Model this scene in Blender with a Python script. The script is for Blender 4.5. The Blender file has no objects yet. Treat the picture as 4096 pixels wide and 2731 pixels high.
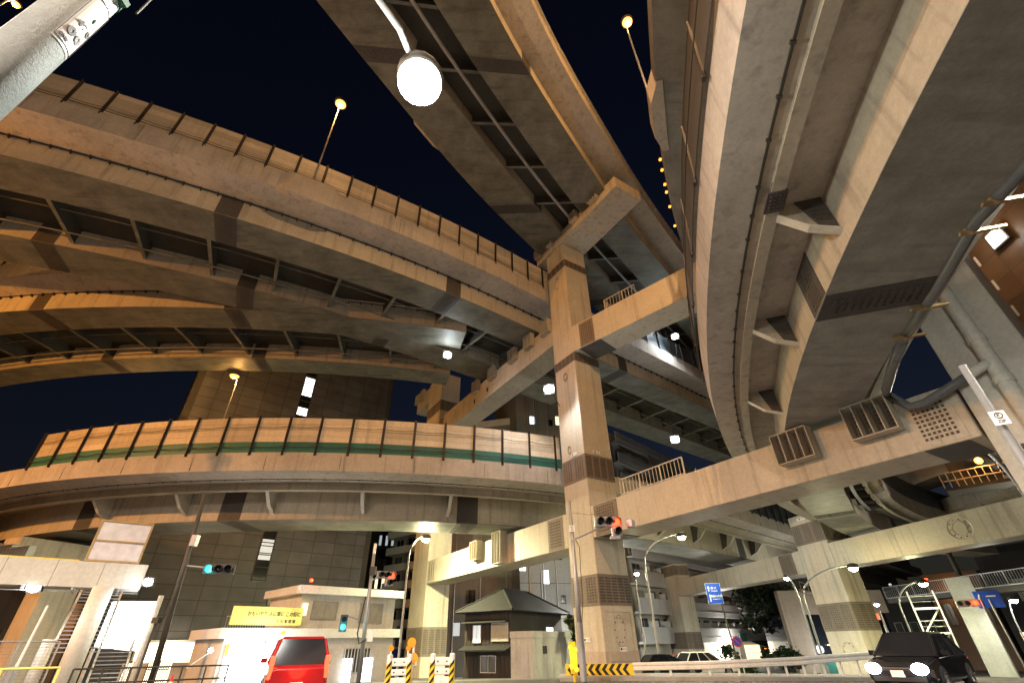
import bpy, bmesh, math, random
from mathutils import Vector, Matrix
random.seed(7)
SC = bpy.context.scene
COL = SC.collection
PI = math.pi
R_ = math.radians

# ------------------------------------------------------------------ camera
CAM_H, PITCH, ROLL, FPX = 1.4, R_(33.5), R_(1.0), 1820.4
F0 = Vector((0, math.cos(PITCH), math.sin(PITCH)))
U0 = Vector((0, -math.sin(PITCH), math.cos(PITCH)))
R0 = Vector((1, 0, 0))
CR = math.cos(ROLL) * R0 - math.sin(ROLL) * U0
CU = math.cos(ROLL) * U0 + math.sin(ROLL) * R0
CC = Vector((0, 0, CAM_H))
cam = bpy.data.cameras.new('camera')
cam.sensor_width = 36
cam.lens = 16
cam.clip_start = 0.05
cam.clip_end = 3000
cam_ob = bpy.data.objects.new('camera', cam)
COL.objects.link(cam_ob)
cam_ob.matrix_world = Matrix(((CR.x, CU.x, -F0.x, CC.x), (CR.y, CU.y, -F0.y, CC.y), (CR.z, CU.z, -F0.z, CC.z), (0, 0, 0, 1)))
SC.camera = cam_ob

# ------------------------------------------------------------------ world (night sky) and exposure
W = bpy.data.worlds.new('World')
SC.world = W
W.use_nodes = True
nt = W.node_tree
for n in list(nt.nodes):
    nt.nodes.remove(n)
wo = nt.nodes.new('ShaderNodeOutputWorld')
bg = nt.nodes.new('ShaderNodeBackground')
sky = nt.nodes.new('ShaderNodeTexSky')
sky.sky_type = 'NISHITA'
sky.sun_disc = False
sky.sun_elevation = R_(-2.0)
sky.sun_rotation = R_(20)
bg.inputs['Strength'].default_value = 0.055
tint = nt.nodes.new('ShaderNodeMix'); tint.data_type = 'RGBA'; tint.blend_type = 'MULTIPLY'
tint.inputs['Factor'].default_value = 1
tint.inputs['B'].default_value = (0.5, 0.62, 1.05, 1)                  # deep city night blue
nt.links.new(sky.outputs[0], tint.inputs['A'])
nt.links.new(tint.outputs['Result'], bg.inputs[0])
nt.links.new(bg.outputs[0], wo.inputs[0])
SC.view_settings.view_transform = 'Standard'
SC.view_settings.look = 'None'
SC.view_settings.exposure = 0.0
SC.view_settings.gamma = 1
SC.cycles.use_denoising = True
SC.cycles.denoiser = 'OPENIMAGEDENOISE'
SC.cycles.max_bounces = 6
SC.cycles.diffuse_bounces = 3
SC.cycles.glossy_bounces = 3
SC.cycles.sample_clamp_indirect = 4
SC.cycles.use_light_tree = True

# ------------------------------------------------------------------ picture measurements -> places
def ray(x, y):
    return (F0 * FPX + CR * (x - 2048) + CU * (1365.5 - y)).normalized()
def Pd(x, y, D):                       # point at horizontal distance D
    d = ray(x, y)
    return CC + d * (D / math.hypot(d.x, d.y))
def Pz(x, y, z):                       # point at height z
    d = ray(x, y)
    return CC + d * ((z - CAM_H) / d.z)
def polar(azd, r, z=0.0):
    return Vector((r * math.sin(R_(azd)), r * math.cos(R_(azd)), z))
def gz(x, y):                          # the streets fall gently away from the crossing
    r = math.hypot(x, y)
    return -0.04 * min(max(0, r - 22), 63)
def ground(v):
    return Vector((v.x, v.y, gz(v.x, v.y)))
def el_z(r, eld):
    return CAM_H + r * math.tan(R_(eld))

# ------------------------------------------------------------------ materials
MATS = {}
def newmat(name):
    m = bpy.data.materials.new(name)
    m.use_nodes = True
    MATS[name] = m
    return m, m.node_tree, m.node_tree.nodes['Principled BSDF']
def paint(name, col, rough=0.6, var=0.18, stain=0.35, scale=0.35, streak=True, stain_col=None, spec=0.3, bump=0.15, metal=0.0, grain=6.0):
    """weathered paint or concrete: cloudy tone, run-off streaks, fine grain"""
    m, t, b = newmat(name)
    L = t.links
    tc = t.nodes.new('ShaderNodeTexCoord')
    n1 = t.nodes.new('ShaderNodeTexNoise'); n1.inputs['Scale'].default_value = scale; n1.inputs['Detail'].default_value = 8; n1.inputs['Roughness'].default_value = 0.65
    L.new(tc.outputs['Object'], n1.inputs['Vector'])
    mp = t.nodes.new('ShaderNodeMapping')
    mp.inputs['Scale'].default_value = (2.2, 2.2, 0.12) if streak else (0.25, 1.6, 1.6)
    L.new(tc.outputs['Object'], mp.inputs['Vector'])
    n2 = t.nodes.new('ShaderNodeTexNoise'); n2.inputs['Scale'].default_value = 1.0; n2.inputs['Detail'].default_value = 6; n2.inputs['Roughness'].default_value = 0.6
    L.new(mp.outputs[0], n2.inputs['Vector'])
    r1 = t.nodes.new('ShaderNodeValToRGB')
    r1.color_ramp.elements[0].position = 0.3; r1.color_ramp.elements[1].position = 0.72
    lo = [c * (1 - var) for c in col]; hi = [min(1, c * (1 + var)) for c in col]
    r1.color_ramp.elements[0].color = (*lo, 1); r1.color_ramp.elements[1].color = (*hi, 1)
    L.new(n1.outputs['Fac'], r1.inputs['Fac'])
    r2 = t.nodes.new('ShaderNodeValToRGB')
    r2.color_ramp.elements[0].position = 0.52; r2.color_ramp.elements[1].position = 0.75
    r2.color_ramp.elements[0].color = (0, 0, 0, 1); r2.color_ramp.elements[1].color = (stain, stain, stain, 1)
    L.new(n2.outputs['Fac'], r2.inputs['Fac'])
    mx = t.nodes.new('ShaderNodeMix'); mx.data_type = 'RGBA'
    sc = stain_col or [c * 0.35 for c in col]
    mx.inputs['B'].default_value = (*sc, 1)
    L.new(r2.outputs[0], mx.inputs['Factor']); L.new(r1.outputs[0], mx.inputs['A'])
    n3 = t.nodes.new('ShaderNodeTexNoise'); n3.inputs['Scale'].default_value = grain; n3.inputs['Detail'].default_value = 7; n3.inputs['Roughness'].default_value = 0.75
    L.new(tc.outputs['Object'], n3.inputs['Vector'])
    mr = t.nodes.new('ShaderNodeMapRange'); mr.inputs['From Min'].default_value = 0.3; mr.inputs['From Max'].default_value = 0.7
    mr.inputs['To Min'].default_value = 0.84; mr.inputs['To Max'].default_value = 1.12
    L.new(n3.outputs['Fac'], mr.inputs['Value'])
    mu = t.nodes.new('ShaderNodeMix'); mu.data_type = 'RGBA'; mu.blend_type = 'MULTIPLY'; mu.inputs['Factor'].default_value = 1
    L.new(mx.outputs['Result'], mu.inputs['A']); L.new(mr.outputs[0], mu.inputs['B'])
    L.new(mu.outputs['Result'], b.inputs['Base Color'])
    b.inputs['Roughness'].default_value = rough
    b.inputs['Specular IOR Level'].default_value = spec
    b.inputs['Metallic'].default_value = metal
    if bump:
        bp = t.nodes.new('ShaderNodeBump'); bp.inputs['Strength'].default_value = bump; bp.inputs['Distance'].default_value = 0.03
        L.new(n3.outputs['Fac'], bp.inputs['Height']); L.new(bp.outputs[0], b.inputs['Normal'])
    return m
def plain(name, col, rough=0.5, metal=0.0, spec=0.4, var=0.12):
    m, t, b = newmat(name)
    tc = t.nodes.new('ShaderNodeTexCoord')
    n = t.nodes.new('ShaderNodeTexNoise'); n.inputs['Scale'].default_value = 3; n.inputs['Detail'].default_value = 5
    t.links.new(tc.outputs['Object'], n.inputs['Vector'])
    r = t.nodes.new('ShaderNodeValToRGB')
    r.color_ramp.elements[0].color = (*[c * (1 - var) for c in col], 1); r.color_ramp.elements[1].color = (*[min(1, c * (1 + var)) for c in col], 1)
    r.color_ramp.elements[0].position = 0.3; r.color_ramp.elements[1].position = 0.7
    t.links.new(n.outputs['Fac'], r.inputs['Fac']); t.links.new(r.outputs[0], b.inputs['Base Color'])
    b.inputs['Roughness'].default_value = rough; b.inputs['Metallic'].default_value = metal; b.inputs['Specular IOR Level'].default_value = spec
    return m
def glow(name, col, strength):
    m, t, b = newmat(name)
    b.inputs['Base Color'].default_value = (*[min(1, c) for c in col], 1)
    b.inputs['Emission Color'].default_value = (*col, 1)
    b.inputs['Emission Strength'].default_value = strength
    b.inputs['Roughness'].default_value = 0.3
    return m
def tiles(name, col, mortar, bw, bh, rough=0.5, var=0.25, msize=0.02, offset=0.0):
    """flat tiles on a wall: uses the UV laid out in metres"""
    m, t, b = newmat(name)
    L = t.links
    uv = t.nodes.new('ShaderNodeUVMap')
    br = t.nodes.new('ShaderNodeTexBrick')
    br.offset = offset
    br.inputs['Scale'].default_value = 1
    br.inputs['Brick Width'].default_value = bw; br.inputs['Row Height'].default_value = bh
    br.inputs['Mortar Size'].default_value = msize; br.inputs['Mortar Smooth'].default_value = 0.2
    br.inputs['Color1'].default_value = (*[c * (1 - var) for c in col], 1); br.inputs['Color2'].default_value = (*[c * (1 + var) for c in col], 1)
    br.inputs['Mortar'].default_value = (*mortar, 1)
    L.new(uv.outputs[0], br.inputs['Vector'])
    n = t.nodes.new('ShaderNodeTexNoise'); n.inputs['Scale'].default_value = 0.5; n.inputs['Detail'].default_value = 8
    L.new(uv.outputs[0], n.inputs['Vector'])
    mr = t.nodes.new('ShaderNodeMapRange'); mr.inputs['From Min'].default_value = .3; mr.inputs['From Max'].default_value = .7; mr.inputs['To Min'].default_value = .75; mr.inputs['To Max'].default_value = 1.2
    L.new(n.outputs['Fac'], mr.inputs['Value'])
    mu = t.nodes.new('ShaderNodeMix'); mu.data_type = 'RGBA'; mu.blend_type = 'MULTIPLY'; mu.inputs['Factor'].default_value = 1
    L.new(br.outputs['Color'], mu.inputs['A']); L.new(mr.outputs[0], mu.inputs['B'])
    L.new(mu.outputs['Result'], b.inputs['Base Color'])
    b.inputs['Roughness'].default_value = rough
    return m

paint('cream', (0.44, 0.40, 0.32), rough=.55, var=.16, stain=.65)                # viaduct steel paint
paint('cream_shaded', (0.17, 0.172, 0.142), rough=.55, var=.42, stain=.75, streak=False, bump=.3, scale=.55, grain=9)  # same cream paint, darkened to carry the shade under the decks
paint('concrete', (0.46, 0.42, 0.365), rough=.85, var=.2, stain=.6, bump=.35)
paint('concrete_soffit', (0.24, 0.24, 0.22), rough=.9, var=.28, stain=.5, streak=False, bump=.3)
paint('pier', (0.52, 0.47, 0.375), rough=.5, var=.12, stain=.6, stain_col=(.17, .14, .1))
paint('pier_white', (0.55, 0.54, 0.48), rough=.5, var=.08, stain=.3)
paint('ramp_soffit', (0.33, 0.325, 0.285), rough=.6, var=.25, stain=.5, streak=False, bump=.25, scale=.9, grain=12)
paint('splice', (0.20, 0.165, 0.13), rough=.6, var=.2, stain=.3)
paint('splice_dark', (0.075, 0.07, 0.065), rough=.6, var=.2, stain=.3)
paint('bolt', (0.10, 0.085, 0.07), rough=.6, bump=0)
paint('steel_dark', (0.055, 0.05, 0.042), rough=.6)
paint('girder_dark', (0.06, 0.056, 0.046), rough=.65)  # dark steel, deepened to hold the shade in the girder gaps
paint('post', (0.05, 0.042, 0.038), rough=.5, metal=.3)
paint('barrier_cream', (0.64, 0.56, 0.43), rough=.5, var=.1, stain=.4)
paint('barrier_green', (0.035, 0.16, 0.13), rough=.5, var=.1, stain=.2)
paint('barrier_slate', (0.06, 0.075, 0.085), rough=.5, var=.12)
paint('galv', (0.38, 0.39, 0.40), rough=.45, metal=.5, var=.15, stain=.2, grain=18)
paint('pole_near', (0.27, 0.31, 0.31), rough=.55, var=.2, stain=.7, streak=False, scale=1.8, grain=45, stain_col=(.12, .12, .11), bump=.4)
paint('pipe_grey', (0.15, 0.155, 0.16), rough=.4)
paint('pipe_white', (0.62, 0.61, 0.55), rough=.45)
paint('rust', (0.40, 0.28, 0.13), rough=.8, var=.4, stain=.6, stain_col=(.2, .07, .02))
paint('asphalt', (0.055, 0.054, 0.054), rough=.75, var=.25, stain=.2, streak=False, grain=30, bump=.3)
paint('paving', (0.16, 0.15, 0.14), rough=.85, var=.15, streak=False)
paint('red_lane', (0.13, 0.05, 0.04), rough=.8, var=.2, streak=False)
paint('kerb', (0.34, 0.33, 0.31), rough=.85)
paint('line_white', (0.75, 0.75, 0.73), rough=.6, var=.08, streak=False)
paint('white_paint', (0.74, 0.74, 0.71), rough=.45, var=.06, stain=.15)
paint('white_wall', (0.62, 0.60, 0.54), rough=.8, var=.08, stain=.25)
paint('grey_wall', (0.20, 0.195, 0.185), rough=.85, var=.12, stain=.3)
paint('dark_wall', (0.035, 0.034, 0.033), rough=.8, var=.2)
paint('balcony_white', (0.55, 0.55, 0.56), rough=.7, var=.08, stain=.2)
paint('shed_wall', (0.42, 0.43, 0.40), rough=.85, var=.18, stain=.45)
paint('wood_dark', (0.035, 0.03, 0.026), rough=.75, var=.3)
paint('roof_tile', (0.014, 0.0135, 0.0135), rough=.8, var=.3)
paint('pink_concrete', (0.46, 0.38, 0.31), rough=.85, var=.12, stain=.3)
paint('brick_brown', (0.14, 0.085, 0.055), rough=.7, var=.2)
tiles('tile_wall', (0.085, 0.081, 0.083), (0.025, 0.023, 0.023), 3.0, 1.55, var=.14, msize=.05)
tiles('tile_brown', (0.11, 0.066, 0.034), (0.05, 0.03, 0.02), 1.6, 1.6, var=.15, msize=.02)
plain('glass_dark', (0.012, 0.014, 0.018), rough=.08, spec=.6)
plain('glass_dim', (0.06, 0.062, 0.058), rough=.12, spec=.6)
plain('curtain', (0.32, 0.31, 0.26), rough=.8)
plain('black', (0.012, 0.012, 0.012), rough=.5)
plain('rubber', (0.02, 0.02, 0.02), rough=.8)
plain('chrome', (0.6, 0.6, 0.62), rough=.15, metal=1)
plain('yellow', (0.75, 0.55, 0.03), rough=.4)
plain('sign_yellow', (0.82, 0.82, 0.22), rough=.5)
plain('sign_blue', (0.012, 0.07, 0.52), rough=.4)
plain('sign_white', (0.78, 0.78, 0.76), rough=.4)
plain('ink', (0.03, 0.03, 0.045), rough=.6)
plain('ink_green', (0.05, 0.18, 0.12), rough=.6)
plain('orange', (0.85, 0.32, 0.02), rough=.35)
plain('sign_red', (0.6, 0.03, 0.03), rough=.4)
plain('car_black', (0.012, 0.012, 0.015), rough=.08, spec=.7)
plain('car_white', (0.62, 0.62, 0.62), rough=.15, spec=.6)
plain('car_red', (0.24, 0.01, 0.012), rough=.15, spec=.6)
plain('green_strap', (0.02, 0.11, 0.06), rough=.6)
plain('foliage', (0.045, 0.075, 0.025), rough=.6, var=.5)
plain('foliage_dark', (0.025, 0.045, 0.02), rough=.6, var=.5)
plain('bark', (0.07, 0.05, 0.035), rough=.9)
plain('awning_green', (0.03, 0.07, 0.04), rough=.8)
plain('awning_red', (0.5, 0.03, 0.03), rough=.8)
plain('poly_panel', (0.62, 0.60, 0.62), rough=.35)
glow('lens_white', (1.0, 1.0, 0.93), 60)
glow('lens_yellowish', (1.0, 0.97, 0.72), 60)
glow('lens_cool', (0.86, 0.95, 1.0), 60)
glow('lens_sodium', (1.0, 0.46, 0.10), 2.6)
glow('lens_small', (1.0, 0.36, 0.05), 2.5)
glow('lens_green', (0.05, 0.75, 0.85), 2.6)
glow('lens_red', (1.0, 0.07, 0.02), 4)
glow('lens_amber', (1.0, 0.40, 0.02), 2.5)
glow('lens_teal', (0.45, 1.0, 0.85), 3)
glow('win_white', (0.90, 0.95, 1.0), 2.2)
glow('win_warm', (1.0, 0.82, 0.48), 1.6)
glow('win_dim', (0.70, 0.80, 0.86), 0.5)
glow('panel_white', (0.97, 1.0, 0.97), 3.0)
glow('shop_warm', (1.0, 0.85, 0.6), 4.0)
glow('led_strip', (1.0, 0.75, 0.45), 5.0)
glow('headlight', (0.95, 0.98, 1.0), 60)
glow('taillight', (1.0, 0.05, 0.02), 5)
glow('blue_sign_lit', (0.25, 0.45, 1.0), 4)
def vary_island(name, amt):
    m = MATS[name]; t = m.node_tree; b = t.nodes['Principled BSDF']
    src = b.inputs['Base Color'].links[0].from_socket
    g = t.nodes.new('ShaderNodeNewGeometry'); mr = t.nodes.new('ShaderNodeMapRange')
    mr.inputs['To Min'].default_value = 1 - amt; mr.inputs['To Max'].default_value = 1 + amt * .5
    t.links.new(g.outputs['Random Per Island'], mr.inputs['Value'])
    mu = t.nodes.new('ShaderNodeMix'); mu.data_type = 'RGBA'; mu.blend_type = 'MULTIPLY'; mu.inputs['Factor'].default_value = 1
    t.links.new(src, mu.inputs['A']); t.links.new(mr.outputs[0], mu.inputs['B']); t.links.new(mu.outputs['Result'], b.inputs['Base Color'])
for n_ in ('barrier_cream', 'barrier_green', 'barrier_slate'): vary_island(n_, .28)
def net_mat():
    m, t, b = newmat('net')
    L = t.links
    uv = t.nodes.new('ShaderNodeUVMap')
    br = t.nodes.new('ShaderNodeTexBrick'); br.offset = 0.5
    br.inputs['Scale'].default_value = 1; br.inputs['Brick Width'].default_value = .09; br.inputs['Row Height'].default_value = .06; br.inputs['Mortar Size'].default_value = .03
    br.inputs['Color1'].default_value = (0, 0, 0, 1); br.inputs['Color2'].default_value = (0, 0, 0, 1); br.inputs['Mortar'].default_value = (1, 1, 1, 1)
    L.new(uv.outputs[0], br.inputs['Vector'])
    b.inputs['Base Color'].default_value = (.055, .05, .045, 1); b.inputs['Roughness'].default_value = .6
    L.new(br.outputs['Color'], b.inputs['Alpha'])
net_mat()

# ------------------------------------------------------------------ mesh helpers
class MB:
    def __init__(s):
        s.v = []; s.f = []; s.mi = []; s.uv = []; s.mats = []; s.cur = 0
    def use(s, mat):
        if mat not in s.mats: s.mats.append(mat)
        s.cur = s.mats.index(mat); return s
    def face(s, pts, uv=None):
        i = len(s.v); s.v += [Vector(p) for p in pts]; s.f.append(tuple(range(i, i + len(pts)))); s.mi.append(s.cur); s.uv.append(uv); return s
    def idx(s, base, tup, uv=None):
        s.f.append(tuple(base + k for k in tup)); s.mi.append(s.cur); s.uv.append(uv)
    def box(s, c, size, ax=None):
        """centre, full sizes, axes (3 vectors) or None"""
        c = Vector(c); X, Y, Z = ax or (Vector((1, 0, 0)), Vector((0, 1, 0)), Vector((0, 0, 1)))
        a, b, d = size[0] / 2, size[1] / 2, size[2] / 2
        i = len(s.v)
        for sz in (-1, 1):
            for sy in (-1, 1):
                for sx in (-1, 1):
                    s.v.append(c + X * (a * sx) + Y * (b * sy) + Z * (d * sz))
        for q in ((0, 2, 3, 1), (4, 5, 7, 6), (0, 1, 5, 4), (2, 6, 7, 3), (0, 4, 6, 2), (1, 3, 7, 5)):
            s.idx(i, q)
        return s
    def prism(s, bot, top):
        """two equal loops of points joined"""
        n = len(bot); i = len(s.v)
        s.v += [Vector(p) for p in bot] + [Vector(p) for p in top]
        for k in range(n):
            s.idx(i, (k, (k + 1) % n, n + (k + 1) % n, n + k))
        s.idx(i, tuple(range(n))[::-1]); s.idx(i, tuple(range(n, 2 * n)))
        return s
    def ext(s, poly, off):
        off = Vector(off); return s.prism(poly, [Vector(p) + off for p in poly])
    def rings(s, rings, closed=True, caps=True):
        n = len(rings[0]); i = len(s.v)
        for r in rings: s.v += [Vector(p) for p in r]
        for a in range(len(rings) - 1):
            for k in range(n if closed else n - 1):
                k2 = (k + 1) % n
                s.idx(i, (a * n + k, a * n + k2, (a + 1) * n + k2, (a + 1) * n + k))
        if caps and closed:
            s.idx(i, tuple(range(n))[::-1]); s.idx(i + (len(rings) - 1) * n, tuple(range(n)))
        return s
    def tube(s, pts, r, n=8, r1=None):
        pts = [Vector(p) for p in pts]; rings = []
        for k, p in enumerate(pts):
            d = (pts[min(k + 1, len(pts) - 1)] - pts[max(k - 1, 0)]).normalized()
            a = Vector((0, 0, 1)) if abs(d.z) < .9 else Vector((1, 0, 0))
            x = d.cross(a).normalized(); y = d.cross(x)
            rr = r if r1 is None else r + (r1 - r) * k / (len(pts) - 1)
            rings.append([p + x * (rr * math.cos(2 * PI * j / n)) + y * (rr * math.sin(2 * PI * j / n)) for j in range(n)])
        return s.rings(rings)
    def ball(s, c, r, nu=10, nv=7, sc=(1, 1, 1), ax=None):
        c = Vector(c); X, Y, Z = ax or (Vector((1, 0, 0)), Vector((0, 1, 0)), Vector((0, 0, 1)))
        rg = []
        for a in range(nv + 1):
            t = -PI / 2 + PI * a / nv
            t = max(-PI / 2 + .02, min(PI / 2 - .02, t))
            rg.append([c + X * (r * sc[0] * math.cos(t) * math.cos(2 * PI * j / nu)) + Y * (r * sc[1] * math.cos(t) * math.sin(2 * PI * j / nu)) + Z * (r * sc[2] * math.sin(t)) for j in range(nu)])
        return s.rings(rg)
    def disc(s, c, nrm, r, th=.02, n=18):
        c = Vector(c); nrm = Vector(nrm).normalized()
        a = Vector((0, 0, 1)) if abs(nrm.z) < .9 else Vector((1, 0, 0))
        x = nrm.cross(a).normalized(); y = nrm.cross(x)
        l = [c + x * (r * math.cos(2 * PI * j / n)) + y * (r * math.sin(2 * PI * j / n)) for j in range(n)]
        return s.ext(l, nrm * th)
    def build(s, name, mat=None, parent=None, smooth=False, origin=None, bevel=0):
        if mat and not s.mats: s.mats = [mat]
        o = Vector(origin) if origin is not None else (parent_world(parent) if parent else Vector((0, 0, 0)))
        me = bpy.data.meshes.new(name)
        me.from_pydata([tuple(p - o) for p in s.v], [], s.f)
        for k in s.mats: me.materials.append(MATS[k])
        for p, mi in zip(me.polygons, s.mi): p.material_index = mi
        if any(u is not None for u in s.uv):
            l = me.uv_layers.new(name='UVMap')
            for p, u in zip(me.polygons, s.uv):
                if u:
                    for li, c in zip(p.loop_indices, u): l.data[li].uv = c
        if smooth:
            for p in me.polygons: p.use_smooth = True
        me.validate(); me.update()
        bm = bmesh.new(); bm.from_mesh(me)
        if smooth or bevel: bmesh.ops.remove_doubles(bm, verts=bm.verts, dist=1e-5)
        bmesh.ops.recalc_face_normals(bm, faces=bm.faces)
        bm.to_mesh(me); bm.free()
        ob = bpy.data.objects.new(name, me)
        COL.objects.link(ob)
        if parent: ob.parent = parent
        if origin is not None and parent is None: ob.location = o
        if bevel:
            md = ob.modifiers.new('edge', 'BEVEL'); md.width = bevel; md.segments = 2; md.limit_method = 'ANGLE'
        return ob
def parent_world(p):
    v = Vector((0, 0, 0))
    while p: v += p.location; p = p.parent
    return v
def thing(name, label, cat, loc=(0, 0, 0), group=None):
    o = bpy.data.objects.new(name, None); COL.objects.link(o)
    o.empty_display_size = .3
    o.location = Vector(loc); return tag(o, label, cat, group)
def tag(o, label=None, cat=None, group=None, kind=None):
    if label: o['label'] = label
    if cat: o['category'] = cat
    if group: o['group'] = group
    if kind: o['kind'] = kind
    return o
def dup(root, loc, label=None, group=None):
    r = root.copy(); COL.objects.link(r); r.location = Vector(loc)
    if label: r['label'] = label
    if group: r['group'] = group
    for ch in list(root.children):
        c = ch.copy(); COL.objects.link(c); c.parent = r
        for g in ch.children:
            d = g.copy(); COL.objects.link(d); d.parent = c
    return r
def light(name, loc, energy, col, size=.15, parent=None, spot=None, aim=None):
    l = bpy.data.lights.new(name, 'SPOT' if spot else 'POINT')
    l.energy = energy; l.color = col; l.shadow_soft_size = size
    if spot: l.spot_size = R_(spot); l.spot_blend = .6
    o = bpy.data.objects.new(name, l); COL.objects.link(o)
    o.location = Vector(loc)
    if aim is not None: o.rotation_euler = (Vector(aim) - Vector(loc)).to_track_quat('-Z', 'Y').to_euler()
    if parent:
        o.parent = parent; o.location = Vector(loc) - parent_world(parent)
    return o
def text(name, s, size, mat, origin, X, Y, parent, depth=.004, align='CENTER', sx=1.0, bold=.015):
    """flat lettering standing on the plane (X right, Y up)"""
    cu = bpy.data.curves.new(name, 'FONT'); cu.body = s; cu.size = size; cu.align_x = align; cu.align_y = 'CENTER'; cu.extrude = depth
    cu.resolution_u = 2; cu.offset = bold * size
    tmp = bpy.data.objects.new(name, cu); COL.objects.link(tmp)
    bpy.context.view_layer.update()
    me = bpy.data.meshes.new_from_object(tmp.evaluated_get(bpy.context.evaluated_depsgraph_get()))
    bpy.data.objects.remove(tmp)
    X = Vector(X).normalized(); Y = Vector(Y).normalized(); Z = X.cross(Y)
    o = Vector(origin) - parent_world(parent)
    for v in me.vertices:
        v.co = o + X * (v.co.x * sx) + Y * v.co.y + Z * v.co.z
    me.materials.clear(); me.materials.append(MATS[mat]); me.update()
    ob = bpy.data.objects.new(name, me); COL.objects.link(ob); ob.parent = parent
    return ob
UP = Vector((0, 0, 1))

# ================================================================== SETTING: ground
g = MB()
NX = [-400, -250, -160, -110, -80] + [-60 + 4 * k for k in range(31)] + [80, 110, 160, 250, 400]
g.use('asphalt')
rs = [0.01, 4, 8, 12, 16, 20, 22, 25, 28, 32, 36, 40, 46, 52, 60, 70, 85, 120, 200, 400, 900]
na = 72
rg = [[(r * math.cos(2 * PI * k / na), r * math.sin(2 * PI * k / na), gz(r, 0)) for k in range(na)] for r in rs]
g.rings(rg, caps=False)
tag(g.build('ground'), kind='structure')

# ================================================================== viaduct decks
class Path:
    """plan curve with outward normals; at(s, o) = point o metres outside the curve at length s"""
    def __init__(s, pts, nrm, dn=None):
        s.p = [Vector((a[0], a[1], 0)) for a in pts]; s.n = [Vector((a[0], a[1], 0)) for a in nrm]
        s.L = [0]
        for a, b in zip(s.p, s.p[1:]): s.L.append(s.L[-1] + (b - a).length)
        s.len = s.L[-1]
    def at(s, t, o, z=0):
        k = 0
        lo, hi = 0, len(s.L) - 2
        while lo < hi:
            m = (lo + hi + 1) // 2
            if s.L[m] <= t: lo = m
            else: hi = m - 1
        k = lo
        u = (t - s.L[k]) / (s.L[k + 1] - s.L[k])
        p = s.p[k].lerp(s.p[k + 1], u) + s.n[k].lerp(s.n[k + 1], u) * o
        return Vector((p.x, p.y, z))
    def tan(s, t):
        return (s.at(t + .1, 0) - s.at(t - .1, 0)).normalized()
    def s_of(s, v, lo=0, hi=None):     # length along the curve nearest to a place
        hi = hi or s.len; best = None
        n = 600
        for k in range(n + 1):
            t = lo + (hi - lo) * k / n
            d = (s.at(t, 0) - Vector((v[0], v[1], 0))).length
            if best is None or d < best[0]: best = (d, t)
        return best[1]
def arc_path(cx, cy, r, a0, a1, pre=0, post=0, n=90):
    P = []; N = []
    for k in range(n + 1):
        t = R_(a0 + (a1 - a0) * k / n)
        N.append((math.cos(t), math.sin(t))); P.append((cx + r * N[-1][0], cy + r * N[-1][1]))
    if pre:
        d = Vector(P[0]) - Vector(P[1]); d.normalize(); P.insert(0, tuple(Vector(P[0]) + d * pre)); N.insert(0, N[0])
    if post:
        d = Vector(P[-1]) - Vector(P[-2]); d.normalize(); P.append(tuple(Vector(P[-1]) + d * post)); N.append(N[-1])
    return Path(P, N)
def srange(a, b, st=1.5):
    n = max(1, int(round((b - a) / st)))
    return [a + (b - a) * k / n for k in range(n + 1)]
def sweep(mb, path, s0, s1, sec, st=1.5):
    return mb.rings([[path.at(t, o, z) for o, z in sec] for t in srange(s0, s1, st)])
def obox(mb, path, s, o0, o1, z0, z1, ds):
    """box across the deck"""
    return sweep(mb, path, s - ds / 2, s + ds / 2, [(o0, z0), (o1, z0), (o1, z1), (o0, z1)], ds)
def bolts_under(mb, path, s, o0, o1, z, rows, cols, ds, sz=.055):
    for i in range(rows):
        for j in range(cols):
            t = s + ds * ((i + .5) / rows - .5); o = o0 + (o1 - o0) * (j + .5) / cols
            c = path.at(t, o, z); T = path.tan(t)
            mb.box(c - UP * .02, (sz, sz, .05), (T, UP.cross(T), UP))
def bolts_side(mb, path, s, o, z0, z1, rows, cols, ds, sz=.055):
    for i in range(rows):
        for j in range(cols):
            t = s + ds * ((i + .5) / rows - .5); z = z0 + (z1 - z0) * (j + .5) / cols
            T = path.tan(t); N = UP.cross(T)
            mb.box(path.at(t, o, z), (sz, .05, sz), (T, N, UP))
def splice(path, root, s, o0, o1, z0, z1, ds=1.5, rows=6, cols=12, side=1, mat='splice_dark'):
    """bolted splice wrapped under a box girder: plates 25 mm proud"""
    m = MB(); e = .025
    m.use(mat); sweep(m, path, s - ds / 2, s + ds / 2, [(o0 - e, z0 - e), (o1 + e, z0 - e), (o1 + e, z1), (o0 - e, z1)], .8)
    m.use('bolt')
    bolts_under(m, path, s, o0 + .15, o1 - .15, z0 - e, rows, cols, ds * .62)
    bolts_side(m, path, s, o1 + e, z0 + .12, z1 - .15, rows, max(4, int((z1 - z0) / .16)), ds * .62)
    return m.build('splice_plate', parent=root)
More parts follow.
